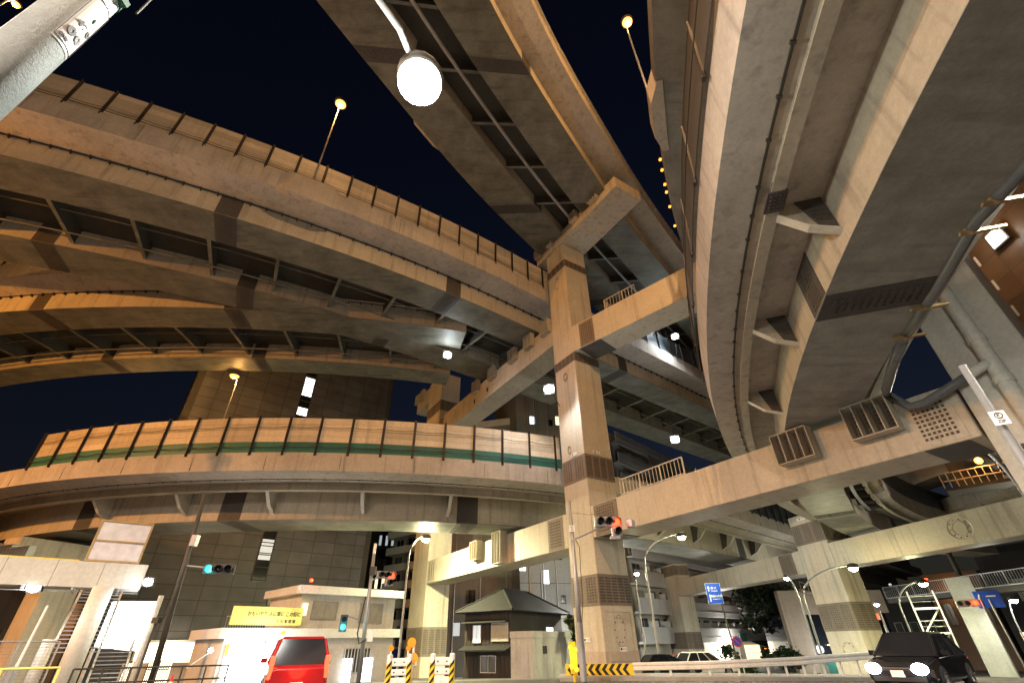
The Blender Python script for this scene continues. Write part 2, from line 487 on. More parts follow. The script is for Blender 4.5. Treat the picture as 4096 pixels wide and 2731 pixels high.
def noise_barrier(path, s0, s1, o, z0, z1, label, pitch=2.0, boards=((0, 1, 'barrier_cream'),), post_out=1, group=None, postmat='post', lean=0.0, cables=()):
    base = path.at((s0 + s1) / 2, o, z0)
    t = thing('noise_barrier', label, 'noise barrier', base, group)
    H = z1 - z0
    m = MB()
    for a, b, mt in boards:
        m.use(mt)
        nb = max(1, int(round((b - a) * H / .55)))
        for k in range(nb):
            za = z0 + H * (a + (b - a) * k / nb); zb = z0 + H * (a + (b - a) * (k + 1) / nb) - .012
            s = s0
            while s < s1 - .3:
                sweep(m, path, s, min(s + pitch, s1) - .01, [(o - .08, za), (o, za), (o, zb), (o - .08, zb)], pitch / 2)
                s += pitch
    m.build('panel', parent=t)
    n = int((s1 - s0) / pitch)
    for k in range(n + 1):
        s = s0 + k * pitch
        c = path.at(s, o + .05, (z0 + z1) / 2 - .1); T = path.tan(s); N = UP.cross(T)
        p = MB().use(postmat)
        p.box(c + UP * .05, (.2, .014, H + .35), (T, N, UP)); p.box(c + N * (.07 if (path.at(s, 1) - path.at(s, 0)).dot(N) > 0 else -.07) + UP * .05, (.05, .14, H + .3), (T, N, UP))
        p.build('post', parent=t)
    for zc, sag, rr in cables:
        m = MB().use('steel_dark')
        for k in range(n):
            sa = s0 + k * pitch
            m.tube([path.at(sa + pitch * u, o + .16, zc - sag * 4 * u * (1 - u)) for u in (0, .2, .4, .6, .8, 1)], rr, 5)
        m.build('cable', parent=t)
    return t

# ---------------------------------------------------------------- A: big two-box deck sweeping in from the left, level two
PA = arc_path(-76.01, 129.93, 120.63, -88, -51, post=75)
A0, A1 = 8, PA.len
ZA = 27.9
def joints(path, root, s0, s1, pitch, o, z0, z1):
    """open joints in the parapet"""
    s = s0 + 3
    while s < s1 - 1:
        m = MB().use('steel_dark'); obox(m, path, s, o - .02, o + .008, z0 + .02, z1 - .01, .022); m.build('parapet_joint', parent=root); s += pitch
def twin_deck(path, name, label, s0, s1, zb, o2, o3, fas=2.25, fas2=2.3, splices=(), cb=5.2, ptop=1.75, dz=0.0):
    base = path.at((s0 + s1) / 2, 0, zb)
    t = thing(name, label, 'viaduct', base)
    m = MB().use('concrete')
    zt = zb + 1.9
    sweep(m, path, s0, s1, [(fas, zb + 2.25), (.12, zt), (o3 - .12, zt), (o3 - fas2, zb + 2.25), (o3 - fas2, zb + 2.25 + ptop), (o3 - fas2 + .25, zb + 2.25 + ptop), (o3 - fas2 + .25, zb + 2.6), (fas - .25, zb + 2.6), (fas - .25, zb + 2.25 + ptop), (fas, zb + 2.25 + ptop)])
    m.build('deck_slab', parent=t)
    for a, b in ((0, -3.14 if o2 > -9 else -2.7), (o2, o3)):
        m = MB()
        m.use('cream')
        sweep(m, path, s0, s1, [(b, zb), (a, zb), (a, zt + .03), (b, zt + .03)])
        m.use('cream_shaded'); sweep(m, path, s0, s1, [(b - .06, zb - .03), (a + .06, zb - .03), (a + .06, zb), (b - .06, zb)])
        m.build('box_girder', parent=t)
    for s, wh in splices:
        for w in wh:
            a, b = ((0, -3.14) if w == 0 else (o2, o3))
            splice(path, t, s, b, a, zb - .03, zt - .03)
    # cross beams and their flanges in the gap
    i0 = -3.14
    s = s0 + 2
    while s < s1:
        c = MB().use('girder_dark')
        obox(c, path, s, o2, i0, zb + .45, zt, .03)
        c.use('cream_shaded'); obox(c, path, s, o2, i0, zb + .42, zb + .45, .28)
        c.build('cross_beam', parent=t); s += cb
    m = MB().use('cream_shaded')
    for o, z, r in ((o2 + 1.5, zb + .3, .07), (o2 + 3.3, zb + .95, .05)):
        m.tube([path.at(q, o, z) for q in srange(s0, s1, 2)], r, 8)
    m.build('service_pipe', parent=t)
    m = MB().use('girder_dark'); sweep(m, path, s0, s1, [(o2, zt - .03), (i0, zt - .03), (i0, zt - .01), (o2, zt - .01)]); m.build('gap_shade_sheet', parent=t)  # dark sheet stands in for the shade between the girders
    joints(path, t, s0, s1, 6.0, fas, zb + 2.25, zb + 2.25 + ptop)
    # drip tabs where the wing meets the girder
    m = MB().use('girder_dark')
    s = s0
    while s < s1:
        obox(m, path, s, .0, .22, zt - .28, zt - .02, .06); s += 1.1
    sweep(m, path, s0, s1, [(.0, zt - .06), (.1, zt - .06), (.1, zt), (.0, zt)])
    m.build('wing_bracket', parent=t)
    return t
sA = lambda x, y, z=ZA: PA.s_of(Pz(x, y, z))
dA = twin_deck(PA, 'viaduct_deck', 'tall curved expressway deck with two box girders sweeping in from upper left', A0, A1, ZA, -8.4, -11.8,
          splices=[(sA(900, 820), (0,)), (sA(1810, 1185), (0,)), (sA(180, 1000), (1,)), (sA(980, 1165), (1,)), (sA(1560, 1310), (1,)), (sA(2500, 1480), (0, 1))])
# lamp plinth bulging from the parapet
sl = PA.s_of(Pz(1240, 760, 30.3))
m = MB().use('concrete')
m.rings([[PA.at(sl + a, 2.2 + w, z) for z in (30.05 - .35 * k, 31.92)] + [PA.at(sl + a, 2.0, z) for z in (31.92, 30.05 - .35 * k)] for a, w, k in ((-2.2, .06, 0), (-1.3, .45, .6), (1.3, .45, 1), (2.2, .06, 0))])
m.build('lamp_plinth', parent=dA)
nbA = noise_barrier(PA, sA(60, 300, 34.3) - 8, PA.s_of(polar(3.5, 37)) + 2.2, 2.12, ZA + 4.0, ZA + 6.6, 'pale brown noise barrier with dark posts along the upper left deck edge', 2.0, cables=((ZA + 4.55, .12, .018), (ZA + 4.25, .04, .03)))
nbA2 = noise_barrier(PA, PA.s_of(polar(12, 48)), A1, 2.12, ZA + 4.0, ZA + 6.6, 'noise barrier painted dark as if unlit, on the high deck right of the main pier', 2.5, boards=((0, 1, 'barrier_slate'),))  # continues the cream barrier; slate colour stands in for missing light

# ---------------------------------------------------------------- B: merging ramp behind A
PB = arc_path(-37.41, 141.21, 108.18, -128, -72)
ZB = ZA - .06
sB = lambda x, y: PB.s_of(Pz(x, y, ZB))
B1 = PB.s_of(polar(-9.5, 50))
dB = twin_deck(PB, 'viaduct_deck', 'ramp deck glowing orange behind the big curved deck, merging into it', 2, B1, ZB, -8.9, -11.7, splices=[(sB(170, 1260), (0,)), (sB(945, 1260), (0,)), (sB(470, 1465), (1,)), (sB(1045, 1450), (1,))], cb=5.5)
noise_barrier(PB, 4, sB(700, 1230), 2.12, ZB + 4.0, ZB + 6.4, 'noise barrier lit orange on the merging ramp at far left', 2.5)

# ---------------------------------------------------------------- C and E: single box decks with an edge stringer
def ramp_deck(path, name, label, s0, s1, zb, w, fo, fz0, fz1, wi, so, si, sz, web, splices=(), brackets=(), inner=-2.5, tabs=1.2, gmat='cream', smat='cream_shaded'):
    t = thing(name, label, 'viaduct', path.at((s0 + s1) / 2, 0, zb))
    m = MB().use('concrete')
    zi = web
    sweep(m, path, s0, s1, [(fo, fz0), (wi, fz0 - .08), (wi, zi), (-w + .02, zi), (-w + inner + .6, zi), (-w + inner, fz0), (-w + inner, fz1), (-w + inner + .25, fz1), (-w + inner + .25, fz0 + .4), (fo - .25, fz0 + .4), (fo - .25, fz1), (fo + .05, fz1)], 1.2)
    m.build('deck_slab', parent=t)
    m = MB().use(gmat); sweep(m, path, s0, s1, [(-w, zb), (0, zb), (0, zi + .03), (-w, zi + .03)], 1.2)
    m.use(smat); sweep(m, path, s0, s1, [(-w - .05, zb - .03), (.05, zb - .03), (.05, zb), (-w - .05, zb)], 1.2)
    m.build('box_girder', parent=t)
    m = MB().use('cream'); sweep(m, path, s0, s1, [(si, sz), (so, sz), (so, sz + .03), ((so + si) / 2 + .03, sz + .03), ((so + si) / 2 + .03, zi), ((so + si) / 2 - .03, zi), ((so + si) / 2 - .03, sz + .03), (si, sz + .03)], 1.2)
    m.build('edge_stringer', parent=t)
    m = MB().use('girder_dark')
    sweep(m, path, s0, s1, [(wi - .01, fz0 - .12), (wi + .05, fz0 - .12), (wi + .05, fz0 - .06), (wi - .01, fz0 - .06)], 1.2)
    s = s0
    while s < s1:
        obox(m, path, s, wi - .02, wi + .09, fz0 - .16, fz0 - .06, .07); s += tabs * (.8 + .5 * random.random())
    m.build('wing_bracket', parent=t)
    if w > 3: joints(path, t, s0, s1, 5.0, fo + .03, fz0 + .05, fz1)
    for s in brackets:
        b = MB()
        T = path.tan(s)
        zm = zb + .45
        b.use('cream')
        loop = [path.at(s, .0, zi), path.at(s, si + .05, zi), path.at(s, si + .05, sz + .05), path.at(s, si * .55, zm + (sz - zm) * .35), path.at(s, .0, zm)]
        b.ext(loop, T * .03)
        b.use('pier_white')
        for a, c in ((2, 3), (3, 4)):
            p, q = loop[a], loop[c]
            b.prism([p - T * .14, p + T * .14, q + T * .14, q - T * .14], [v - UP * .03 for v in (p - T * .14, p + T * .14, q + T * .14, q - T * .14)])
        b.use('splice_dark')
        lp2 = [loop[0].lerp(loop[1], .05), loop[0].lerp(loop[1], .55), loop[4].lerp(loop[3], .6) + UP * .08, loop[4] + UP * .08 + (loop[3] - loop[4]) * .05]
        b.ext([v - T * .012 for v in lp2], T * -.03)
        b.use('bolt')
        for i in range(6):
            for j in range(5):
                u, v = (i + .7) / 7, (j + .7) / 6.5
                p = lp2[0].lerp(lp2[1], u).lerp(lp2[3].lerp(lp2[2], u), v) - T * .04
                b.box(p, (.05, .05, .05))
        b.build('bracket', parent=t)
    for s in splices:
        splice(path, t, s, -w, 0, zb - .03, zi - .03, ds=1.35 if w < 3 else 1.8)
    return t
PC = arc_path(-20.89, 94.63, 56.87, -128, -47, post=90)
ZC = 9.85
sC = lambda x, y, z=ZC: PC.s_of(Pz(x, y, z))
dC = ramp_deck(PC, 'viaduct_deck', 'low curved deck with pale parapet passing behind the main pier at left', 2, PC.len, ZC, 4.1, 5.0, 12.2, 13.55, 3.1, 2.25, 1.75, 11.55, 12.15,
     splices=[sC(930, 2085), sC(1860, 2095), sC(300, 2110) , sC(2900, 2240)], brackets=[sC(433, 2110), sC(740, 2090), sC(1090, 2080), sC(1450, 2080), sC(1790, 2090)] + [PC.s_of(polar(a, r)) for a, r in ((17, 52), (20, 58), (23, 64), (26, 71))], inner=-3.2)
sCr = PC.s_of(polar(3.4, 38))
noise_barrier(PC, sC(192, 1733, 16.3) - .4, sCr + 1.6, 5.0, 13.55, 16.35, 'cream noise barrier with green lower band along the low curved deck', 2.2, boards=((0, .3, 'barrier_green'), (.3, 1, 'barrier_cream')), cables=((14.0, .1, .03), (15.55, .1, .022)))
noise_barrier(PC, PC.s_of(polar(14, 47)), PC.len - 8, 5.0, 13.55, 16.2, 'dark panelled noise barrier on the low deck seen under the cross beam', 2.2, boards=((0, 1, 'barrier_slate'),))

PE = arc_path(91.12, -14.34, 85.53, 176, 112)
ZE = 9.8
sE = lambda x, y, z=ZE: PE.s_of(Pz(x, y, z))
dE = ramp_deck(PE, 'viaduct_deck', 'narrow curved ramp deck passing close overhead on the right, seen from below', 0, PE.len, ZE, 2.82, 2.84, 11.62, 13.12, 1.77, 1.62, 1.27, 11.12, 11.55,
     splices=[sE(3290, 1230), sE(3500, 2160), PE.s_of(polar(33, 47))], brackets=[sE(3365, 970) , sE(3215, 1420), sE(3135, 1690), PE.s_of(Pz(3700, 330, ZE)) - 3.6, PE.s_of(polar(31, 40)), PE.s_of(polar(32.5, 48))], inner=-2.3, tabs=1.15, smat='ramp_soffit')
m = MB().use('girder_dark'); sweep(m, PE, 0, PE.len, [(-4.25, 11.52), (-2.86, 11.52), (-2.86, 11.54), (-4.25, 11.54)], 1.2); m.build('gap_shade_sheet', parent=dE)  # dark strip for the shade beside the box, not a real plate
m = MB().use('cream'); sweep(m, PE, 0, PE.len, [(-4.4, 11.1), (-4.1, 11.1), (-4.1, 11.13), (-4.22, 11.13), (-4.22, 11.54), (-4.28, 11.54), (-4.28, 11.13), (-4.4, 11.13)], 1.2); m.build('edge_stringer', parent=dE)
m = MB().use('galv'); m.tube([PE.at(s, -3.4, 10.7) for s in srange(PE.s_of(polar(36, 36)), PE.s_of(polar(35, 52)), 1.5)], .13, 10); m.build('service_pipe', parent=dE)
for k in range(7):
    s = PE.s_of(polar(36, 36)) + 3.1 * k; m = MB().use('girder_dark'); obox(m, PE, s, -4.2, -2.86, 10.95, 11.5, .1); m.build('cross_beam', parent=dE)
m = MB().use('splice_dark')                                          # splice on the edge stringer
s_ = sE(3140, 800, 11.1)
sweep(m, PE, s_ - .35, s_ + .35, [(1.2, 11.08), (1.7, 11.08), (1.7, 11.16), (1.48, 11.16), (1.48, 11.5), (1.4, 11.5), (1.4, 11.16), (1.2, 11.16)], .35)
m.use('bolt'); bolts_under(m, PE, s_, 1.22, 1.66, 11.08, 5, 4, .6, .04)
m.build('splice_plate', parent=dE)
# net fence on E's outer parapet
te = thing('net_fence', 'dark wire net fence with steel posts on the parapet of the overhead ramp', 'fence', PE.at(20, 3.0, 13.2))
m = MB().use('net')
ss = srange(0, sE(2840, 1620, 12), 1.0)
for a, b in zip(ss, ss[1:]):
    m.face([PE.at(a, 3.0, 13.12), PE.at(b, 3.0, 13.12), PE.at(b, 2.78, 15.9), PE.at(a, 2.78, 15.9)], [(a, 0), (b, 0), (b, 2.8), (a, 2.8)])
m.build('wire_net', parent=te)
m = MB().use('steel_dark')
for o, z, r in ((2.78, 15.9, .03), (3.0, 13.2, .025), (3.03, 14.3, .02)):
    m.tube([PE.at(q, o, z) for q in ss], r, 6)
m.build('rail', parent=te)
for k in range(12):
    s = 4.4 + k * 3.1
    if s > ss[-1]: break
    T = PE.tan(s); N = UP.cross(T)
    m = MB().use('post'); m.prism([PE.at(s + a, o, 13.0) for a, o in ((-.04, 3.06), (.04, 3.06), (.04, 2.98), (-.04, 2.98))], [PE.at(s + a, o, 15.9) for a, o in ((-.04, 2.86), (.04, 2.86), (.04, 2.78), (-.04, 2.78))]); m.box(PE.at(s, 3.06, 13.0), (.14, .1, .12), (T, N, UP)); m.build('post', parent=te)
noise_barrier(PE, PE.s_of(polar(32, 44)), PE.len - 1, -5.0, 13.1, 15.2, 'dark slate noise barrier along the far side of the overhead ramp', 1.0, boards=((0, 1, 'barrier_slate'),), postmat='steel_dark')
# rain pipe hung along E's box
tp = thing('drain_pipe', 'dark grey drain pipe with rusty hangers along the overhead ramp girder', 'pipe', PE.at(15, -3.2, 9.9))
pq = [(4080, 690), (3905, 880), (3790, 1080), (3690, 1240), (3610, 1360), (3570, 1470), (3545, 1560)]
pts = [Pz(x, y, 9.75) for x, y in pq]
lastp = pts[-1]
m = MB().use('pipe_grey'); m.tube([pts[0] + (pts[0] - pts[1]) * 2] + pts[:-2], .15, 14); m.build('pipe', parent=tp, smooth=True)
m = MB().use('rust')
for k in range(4):
    s = [pts[0].lerp(pts[1], .5), pts[1].lerp(pts[2], .15), pts[2].lerp(pts[3], .85), pts[4].lerp(pts[3], .2)][k]
    th = math.atan2(s.y + 14.34, s.x - 91.12); ob = math.hypot(s.y + 14.34, s.x - 91.12) - 85.53
    sp = PE.s_of(s); T = PE.tan(sp); N = UP.cross(T)
    hb = MB().use('rust'); c = PE.at(sp, -3.05, 9.62)
    hb.box(c.lerp(s, .4) - UP * .02, (.1, .95, .07), (T, N, UP)); hb.tube([s + T * .05, s - T * .05], .17, 14)
    hb.build('hanger', parent=tp)

# ---------------------------------------------------------------- K: deck directly above E, level two
PK = arc_path(91.12, -14.34, 85.53, 172, 140)
tk = thing('viaduct_deck', 'high grey deck with orange marker lamps, half hidden behind the overhead ramp', 'viaduct', PK.at(15, 0, 26))
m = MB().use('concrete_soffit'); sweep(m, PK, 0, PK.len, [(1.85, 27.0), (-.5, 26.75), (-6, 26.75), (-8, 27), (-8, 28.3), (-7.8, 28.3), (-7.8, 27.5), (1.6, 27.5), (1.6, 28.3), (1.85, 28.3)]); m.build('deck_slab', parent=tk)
m = MB().use('cream'); sweep(m, PK, 0, PK.len, [(-4.5, 25.3), (-1.0, 25.3), (-1.0, 26.78), (-4.5, 26.78)]); m.build('box_girder', parent=tk)
sk = PK.s_of(Pz(2625, 470, 27.2))
m = MB().use('concrete'); m.rings([[PK.at(sk + a, 1.8 + w, 26.85), PK.at(sk + a, 1.8 + w, 28.4), PK.at(sk + a, 1.5, 28.4), PK.at(sk + a, 1.5, 26.85)] for a, w in ((-2.2, .02), (-1.1, .42), (1.1, .42), (2.2, .02))]); m.build('lamp_plinth', parent=tk)
for k, (x, y) in enumerate([(2671, 634), (2676, 674), (2697, 728), (2703, 760), (2721, 815), (2745, 893)]):
    m = MB().use('lens_small'); c = PK.at(PK.s_of(Pz(x, y, 28.4)), 1.95, 28.5); m.box(c, (.15, .15, .12)); m.use('steel_dark'); m.box(c + UP * .09, (.18, .18, .05)); m.build('marker_lamp', parent=tk)

# ---------------------------------------------------------------- D: highest deck crossing over the T pier
ZD = 36.5
lf = [(-12.4 - 8.4, 13.1 - 16.5), (-18.2, 2.8), (-15.4, 8.0)] + [tuple(Pz(x, y, 38.2)[:2]) for x, y in [(1300, 13), (1459, 223), (1587, 364), (1772, 612), (1938, 785), (2136, 976)]]
rf = [(-5.0, 0.2), (-2.6, 4.8), (-.3, 9.2)] + [tuple(Pz(x, y, 38.2)[:2]) for x, y in [(2161, 128), (2384, 485), (2563, 791), (2700, 976)]]
def poly_at(pl, u):
    L = [0]
    for a, b in zip(pl, pl[1:]): L.append(L[-1] + math.dist(a, b))
    t = u * L[-1]
    for k in range(len(pl) - 1):
        if t <= L[k + 1] or k == len(pl) - 2:
            w = (t - L[k]) / (L[k + 1] - L[k]); return Vector(pl[k]).lerp(Vector(pl[k + 1]), w)
def smooth_line(pl, ext):
    a, b = Vector(pl[-2]), Vector(pl[-1]); d = (b - a).normalized()
    return pl + [tuple(b + d * ext)]
lf = smooth_line(lf, 42); rf = smooth_line(rf, 36)
NS = 44
Lp = [poly_at(lf, k / NS) for k in range(NS + 1)]; Rp = [poly_at(rf, k / NS) for k in range(NS + 1)]
def relax(p):
    for _ in range(12): p = [p[0]] + [(p[k - 1] + p[k] * 2 + p[k + 1]) / 4 for k in range(1, len(p) - 1)] + [p[-1]]
    return p
Lp, Rp = relax(Lp), relax(Rp)
class Ribbon(Path):
    def __init__(s): Path.__init__(s, [tuple(a) for a in Lp], [tuple((b - a) / 12.0) for a, b in zip(Lp, Rp)])
PD = Ribbon()
td = thing('viaduct_deck', 'highest twin girder deck crossing overhead from the top to the T shaped pier head', 'viaduct', PD.at(30, 6, ZD))
m = MB().use('concrete')
sweep(m, PD, 0, PD.len, [(0, 38.2), (1.2, 38.0), (10.9, 38.0), (12, 38.2), (12, 39.5), (11.8, 39.5), (11.8, 38.6), (.2, 38.6), (.2, 39.5), (0, 39.5)]); m.build('deck_slab', parent=td)
for a, b in ((.5, 3.9), (6.9, 9.9)):
    m = MB().use('cream'); sweep(m, PD, 0, PD.len, [(a, ZD), (b, ZD), (b, 38.03), (a, 38.03)]); m.use('cream_shaded'); sweep(m, PD, 0, PD.len, [(a - .05, ZD - .03), (b + .05, ZD - .03), (b + .05, ZD), (a - .05, ZD)]); m.build('box_girder', parent=td)
for k in range(16):
    s = 12 + k * 5.2
    c = MB().use('girder_dark'); obox(c, PD, s, 3.9, 6.9, ZD + .5, 38.0, .03); c.use('cream_shaded'); obox(c, PD, s, 3.9, 6.9, ZD + .47, ZD + .5, .3); c.build('cross_beam', parent=td)
m = MB().use('galv'); m.tube([PD.at(s, 5.6, ZD + .2) for s in srange(10, PD.len, 2)], .14, 10); m.build('service_pipe', parent=td)
m = MB().use('girder_dark'); sweep(m, PD, 0, PD.len, [(3.9, 37.96), (6.9, 37.96), (6.9, 37.98), (3.9, 37.98)]); m.build('gap_shade_sheet', parent=td)  # dark sheet imitating shade in the gap of the top deck
for x, y in ((2330, 600), (1500, 130), (2640, 1080)):
    s = PD.s_of(Pz(x, y, ZD))
    for a, b in ((.5, 3.9), (6.9, 9.9)): splice(PD, td, s, a, b, ZD - .03, 38.0, ds=1.3, rows=4, cols=10)
m = MB().use('galv')                                               # slim bridge rail on the right edge
for z in (40.35, 39.7): m.tube([PD.at(s, 12.05, z) for s in srange(5, PD.len, 2)], .05, 6)
s = 6
while s < PD.len - 1:
    T = PD.tan(s); m.box(PD.at(s, 12.05, 39.9), (.07, .07, 1.0), (T, UP.cross(T), UP)); s += 1.5
m.build('hand_rail', parent=td)
m = MB().use('poly_panel'); sweep(m, PD, 5, PD.len, [(12.0, 39.55), (12.02, 39.55), (12.02, 40.3), (12.0, 40.3)]); m.build('rail_panel', parent=td)
for x, y in ((1700, 560),):
    left = x < 2000
    s = PD.s_of(Pz(x, y, 38.2)) if left else PD.s_of(Pz(x, y, 38.2) - Vector((9, -6, 0)))
    o = 0 if left else 12; w = -.5 if left else .5
    m = MB().use('concrete'); m.rings([[PD.at(s + a, o + q, 38.1), PD.at(s + a, o + q, 39.55), PD.at(s + a, o - q * .1, 39.55), PD.at(s + a, o - q * .1, 38.1)] for a, q in ((-2.4, w * .05), (-1.2, w), (1.2, w), (2.4, w * .05))]); m.build('lamp_plinth', parent=td)

# ================================================================== piers
DM = Vector((.537, -.843, 0)); DM.normalize(); NM = Vector((DM.y, -DM.x, 0))      # beam line (right, towards us); NM = outward normal of the front faces
if NM.dot(Vector((-1, -.6, 0))) < 0: NM = -NM
PCM = Vector((5.35, 33.58, 0))
def FP(al, dp, z, P=PCM, d=DM, n=NM):          # along the frame, dp metres in front of the front plane
    v = P + d * al + n * dp; return Vector((v.x, v.y, z))
def fbox(m, a0, a1, b0, b1, z0, z1, P=PCM, d=DM, n=NM):
    return m.prism([FP(a0, b0, z0, P, d, n), FP(a1, b0, z0, P, d, n), FP(a1, b1, z0, P, d, n), FP(a0, b1, z0, P, d, n)], [FP(a0, b0, z1, P, d, n), FP(a1, b0, z1, P, d, n), FP(a1, b1, z1, P, d, n), FP(a0, b1, z1, P, d, n)])
def boltplate(root, corner, u, v, w, h, nrm, nu, nv, groups=1, plate='splice', sz=.085, name='splice_plate', back=.03):
    """bolted plate; rows of bolts in groups"""
    m = MB().use(plate)
    u = Vector(u).normalized(); v = Vector(v).normalized(); nrm = Vector(nrm).normalized(); corner = Vector(corner)
    m.ext([corner, corner + u * w, corner + u * w + v * h, corner + v * h], nrm * back)
    m.use('bolt')
    gw = w / groups
    for g_ in range(groups):
        for i in range(nu):
            for j in range(nv):
                c = corner + u * (gw * g_ + gw * (.12 + .76 * (i + .5) / nu)) + v * (h * (.08 + .84 * (j + .5) / nv)) + nrm * (back + .012)
                m.box(c, (sz, sz, .05), (u, v, nrm))
    return m.build(name, parent=root)
def finbox(root, P, d, n, al, w, z0, z1, dep=.55, cells=4, mat='pier'):
    """steel restrainer bracket: open box with upright fins on the face of a beam"""
    m = MB().use(mat); e = .04
    fbox(m, al, al + w, .0, dep, z1 - e, z1, P, d, n); fbox(m, al, al + w, .0, dep, z0, z0 + e, P, d, n)
    for k in range(cells + 1):
        a = al + (w - e) * k / cells
        fbox(m, a, a + e, .0, dep, z0 + e, z1 - e, P, d, n)
    m.use('splice'); fbox(m, al + e, al + w - e, 0.003, .03, z0 + e, z1 - e, P, d, n)
    m.use('bolt')
    for k in range(cells):
        for j in range(7):
            a = al + (w - e) * (k + .5) / cells; z = z0 + (z1 - z0) * (j + .8) / 8
            fbox(m, a - .05, a + .05, .03, .07, z - .05, z + .05, P, d, n)
    return m.build('restrainer_bracket', parent=root)
def ring_mark(root, c, u, v, n, r1, r2=None, w=.035):
    """manhole cover of a steel beam: raised oval rims"""
    m = MB().use('pier')
    for rx, ry in ([(r1[0], r1[1])] + ([(r2[0], r2[1])] if r2 else [])):
        m.tube([Vector(c) + Vector(u) * (rx * math.cos(2 * PI * k / 28)) + Vector(v) * (ry * math.sin(2 * PI * k / 28)) for k in range(29)], w, 6)
    m.use('bolt')
    for k in range(10): m.box(Vector(c) + Vector(u) * (r1[0] * .8 * math.cos(2 * PI * k / 10)) + Vector(v) * (r1[1] * .8 * math.sin(2 * PI * k / 10)), (.06, .06, .06))
    return m.build('manhole_cover', parent=root)
def column_bands(root, P, d, n, w, dep, bands):
    for z0, z1, gF, gS in bands:
        boltplate(root, FP(-w, 0, z0, P, d, n), d, UP, w, z1 - z0, n, 4, max(4, int((z1 - z0) / .2)), gF)
        boltplate(root, FP(0, 0, z0, P, d, n), -n, UP, dep, z1 - z0, d, 4, max(4, int((z1 - z0) / .2)), gS)

pm = thing('viaduct_pier', 'tall cream steel main pier with T head and long cross beams, centre right', 'bridge pier', (PCM.x, PCM.y, gz(5, 34)))
m = MB().use('pier'); fbox(m, -2.8, 0, -2.8, 0, -1.2, 36.6)
m.build('column', parent=pm, bevel=.06)
m = MB().use('pier'); fbox(m, .02, 21.3, -2.62, -.02, 7.35, 9.45); m.build('cross_beam', parent=pm, bevel=.04)
m = MB().use('pier'); fbox(m, -28.9, -2.82, -2.62, -.02, 7.1, 9.48); m.build('cross_beam', parent=pm, bevel=.04)
m = MB().use('cream'); fbox(m, -28.9, -2.82, -2.62, -.02, 24.7, 27.2); m.build('cross_beam', parent=pm, bevel=.04)
az133 = Vector((math.sin(R_(134)), math.cos(R_(134)), 0)); n133 = Vector((-az133.y, az133.x, 0)) * -1
if n133.dot(NM) < 0: n133 = -n133
PM2 = PCM + DM * .03
m = MB().use('pier')
q0, q1 = PCM + az133 * .25, PCM + az133 * 15
def mb133(al, dp, z): v = PCM + az133 * al + n133 * dp; return Vector((v.x, v.y, z))
m.prism([FP(.02, -.02, 22.5), mb133(15, -.02, 22.5), mb133(15, -2.5, 22.5), FP(.02, -2.5, 22.5)], [FP(.02, -.02, 25.1), mb133(15, -.02, 25.1), mb133(15, -2.5, 25.1), FP(.02, -2.5, 25.1)]); m.build('cross_beam', parent=pm, bevel=.04)
m = MB().use('pier')                                                 # T head under the highest deck
zc0, zc1 = 35.62, 36.95
hl = [FP(-4.2, .25, zc0), FP(0, .25, zc0), FP(8.2, .2, zc0), FP(8.2, -3.0, zc0), FP(-4.2, -3.0, zc0)]
m.prism(hl, [Vector((v.x, v.y, zc1)) for v in hl]); m.build('pier_head', parent=pm, bevel=.04)
for al, w in ((-4.0, .9), (-1.8, .8), (2.1, 1.0), (4.9, 1.2)): finbox(pm, PCM + NM * .25, DM, NM, al, w, 36.2, 37.3, .5, 3)
# bolted bands round the column and plates at the beam roots
column_bands(pm, PCM, DM, NM, 2.8, 2.8, [(32.55, 33.45, 4, 5), (21.6, 22.45, 5, 6), (11.5, 13.35, 2, 4), (3.35, 5.15, 2, 5)])
boltplate(pm, FP(.35, -.02, 7.4), DM, UP, 2.3, 2.0, NM, 8, 9, 1)
boltplate(pm, FP(-5.2, -.02, 7.15), DM, UP, 1.9, 2.25, NM, 7, 9, 1)
boltplate(pm, mb133(.8, -.02, 22.55), az133, UP, 1.5, 2.4, n133, 6, 10, 1)
boltplate(pm, FP(16.6, -.02, 7.45) + DM * 2.9, DM, UP, 1.5, 1.9, NM, 7, 9, 1, plate='pier', sz=.09)
m = MB().use('splice_dark'); fbox(m, .6, 1.9, -2.6, -.04, 7.32, 7.345); m.build('splice_plate', parent=pm)
m = MB().use('splice_dark'); m.prism([mb133(.6, -.05, 22.47), mb133(2.8, -.05, 22.47), mb133(2.8, -2.45, 22.47), mb133(.6, -2.45, 22.47)], [mb133(.6, -.05, 22.495), mb133(2.8, -.05, 22.495), mb133(2.8, -2.45, 22.495), mb133(.6, -2.45, 22.495)]); m.build('splice_plate', parent=pm)
m = MB().use('splice_dark'); fbox(m, 19.5, 20.9, -2.6, -.04, 7.32, 7.345); m.build('splice_plate', parent=pm)
finbox(pm, PCM, DM, NM, 14.2, 1.75, 8.2, 9.62, .6, 4); finbox(pm, PCM, DM, NM, 17.55, 1.75, 8.3, 9.75, .6, 4)
finbox(pm, PCM, DM, NM, -17.2, 1.4, 7.95, 9.62, .7, 3, 'pier'); finbox(pm, PCM, DM, NM, -12.9, 1.5, 7.15, 9.75, .7, 3, 'pier')
for al in (-18.5, -14.6, -10.2, -7.1, -4.2): finbox(pm, PCM, DM, NM, al, 1.35, 26.3, 27.75, .5, 4, 'cream')
for al, z in ((-18.5, 25.2), (-15.4, 25.4)): 
    m = MB().use('girder_dark'); fbox(m, al, al + .12, 0, .1, z, z + .5); m.build('drain_slot', parent=pm)
ring_mark(pm, FP(-1.4, .02, 31.2), DM, UP, NM, (.42, .8)); ring_mark(pm, FP(-1.4, .02, 20.6), DM, UP, NM, (.25, .4))
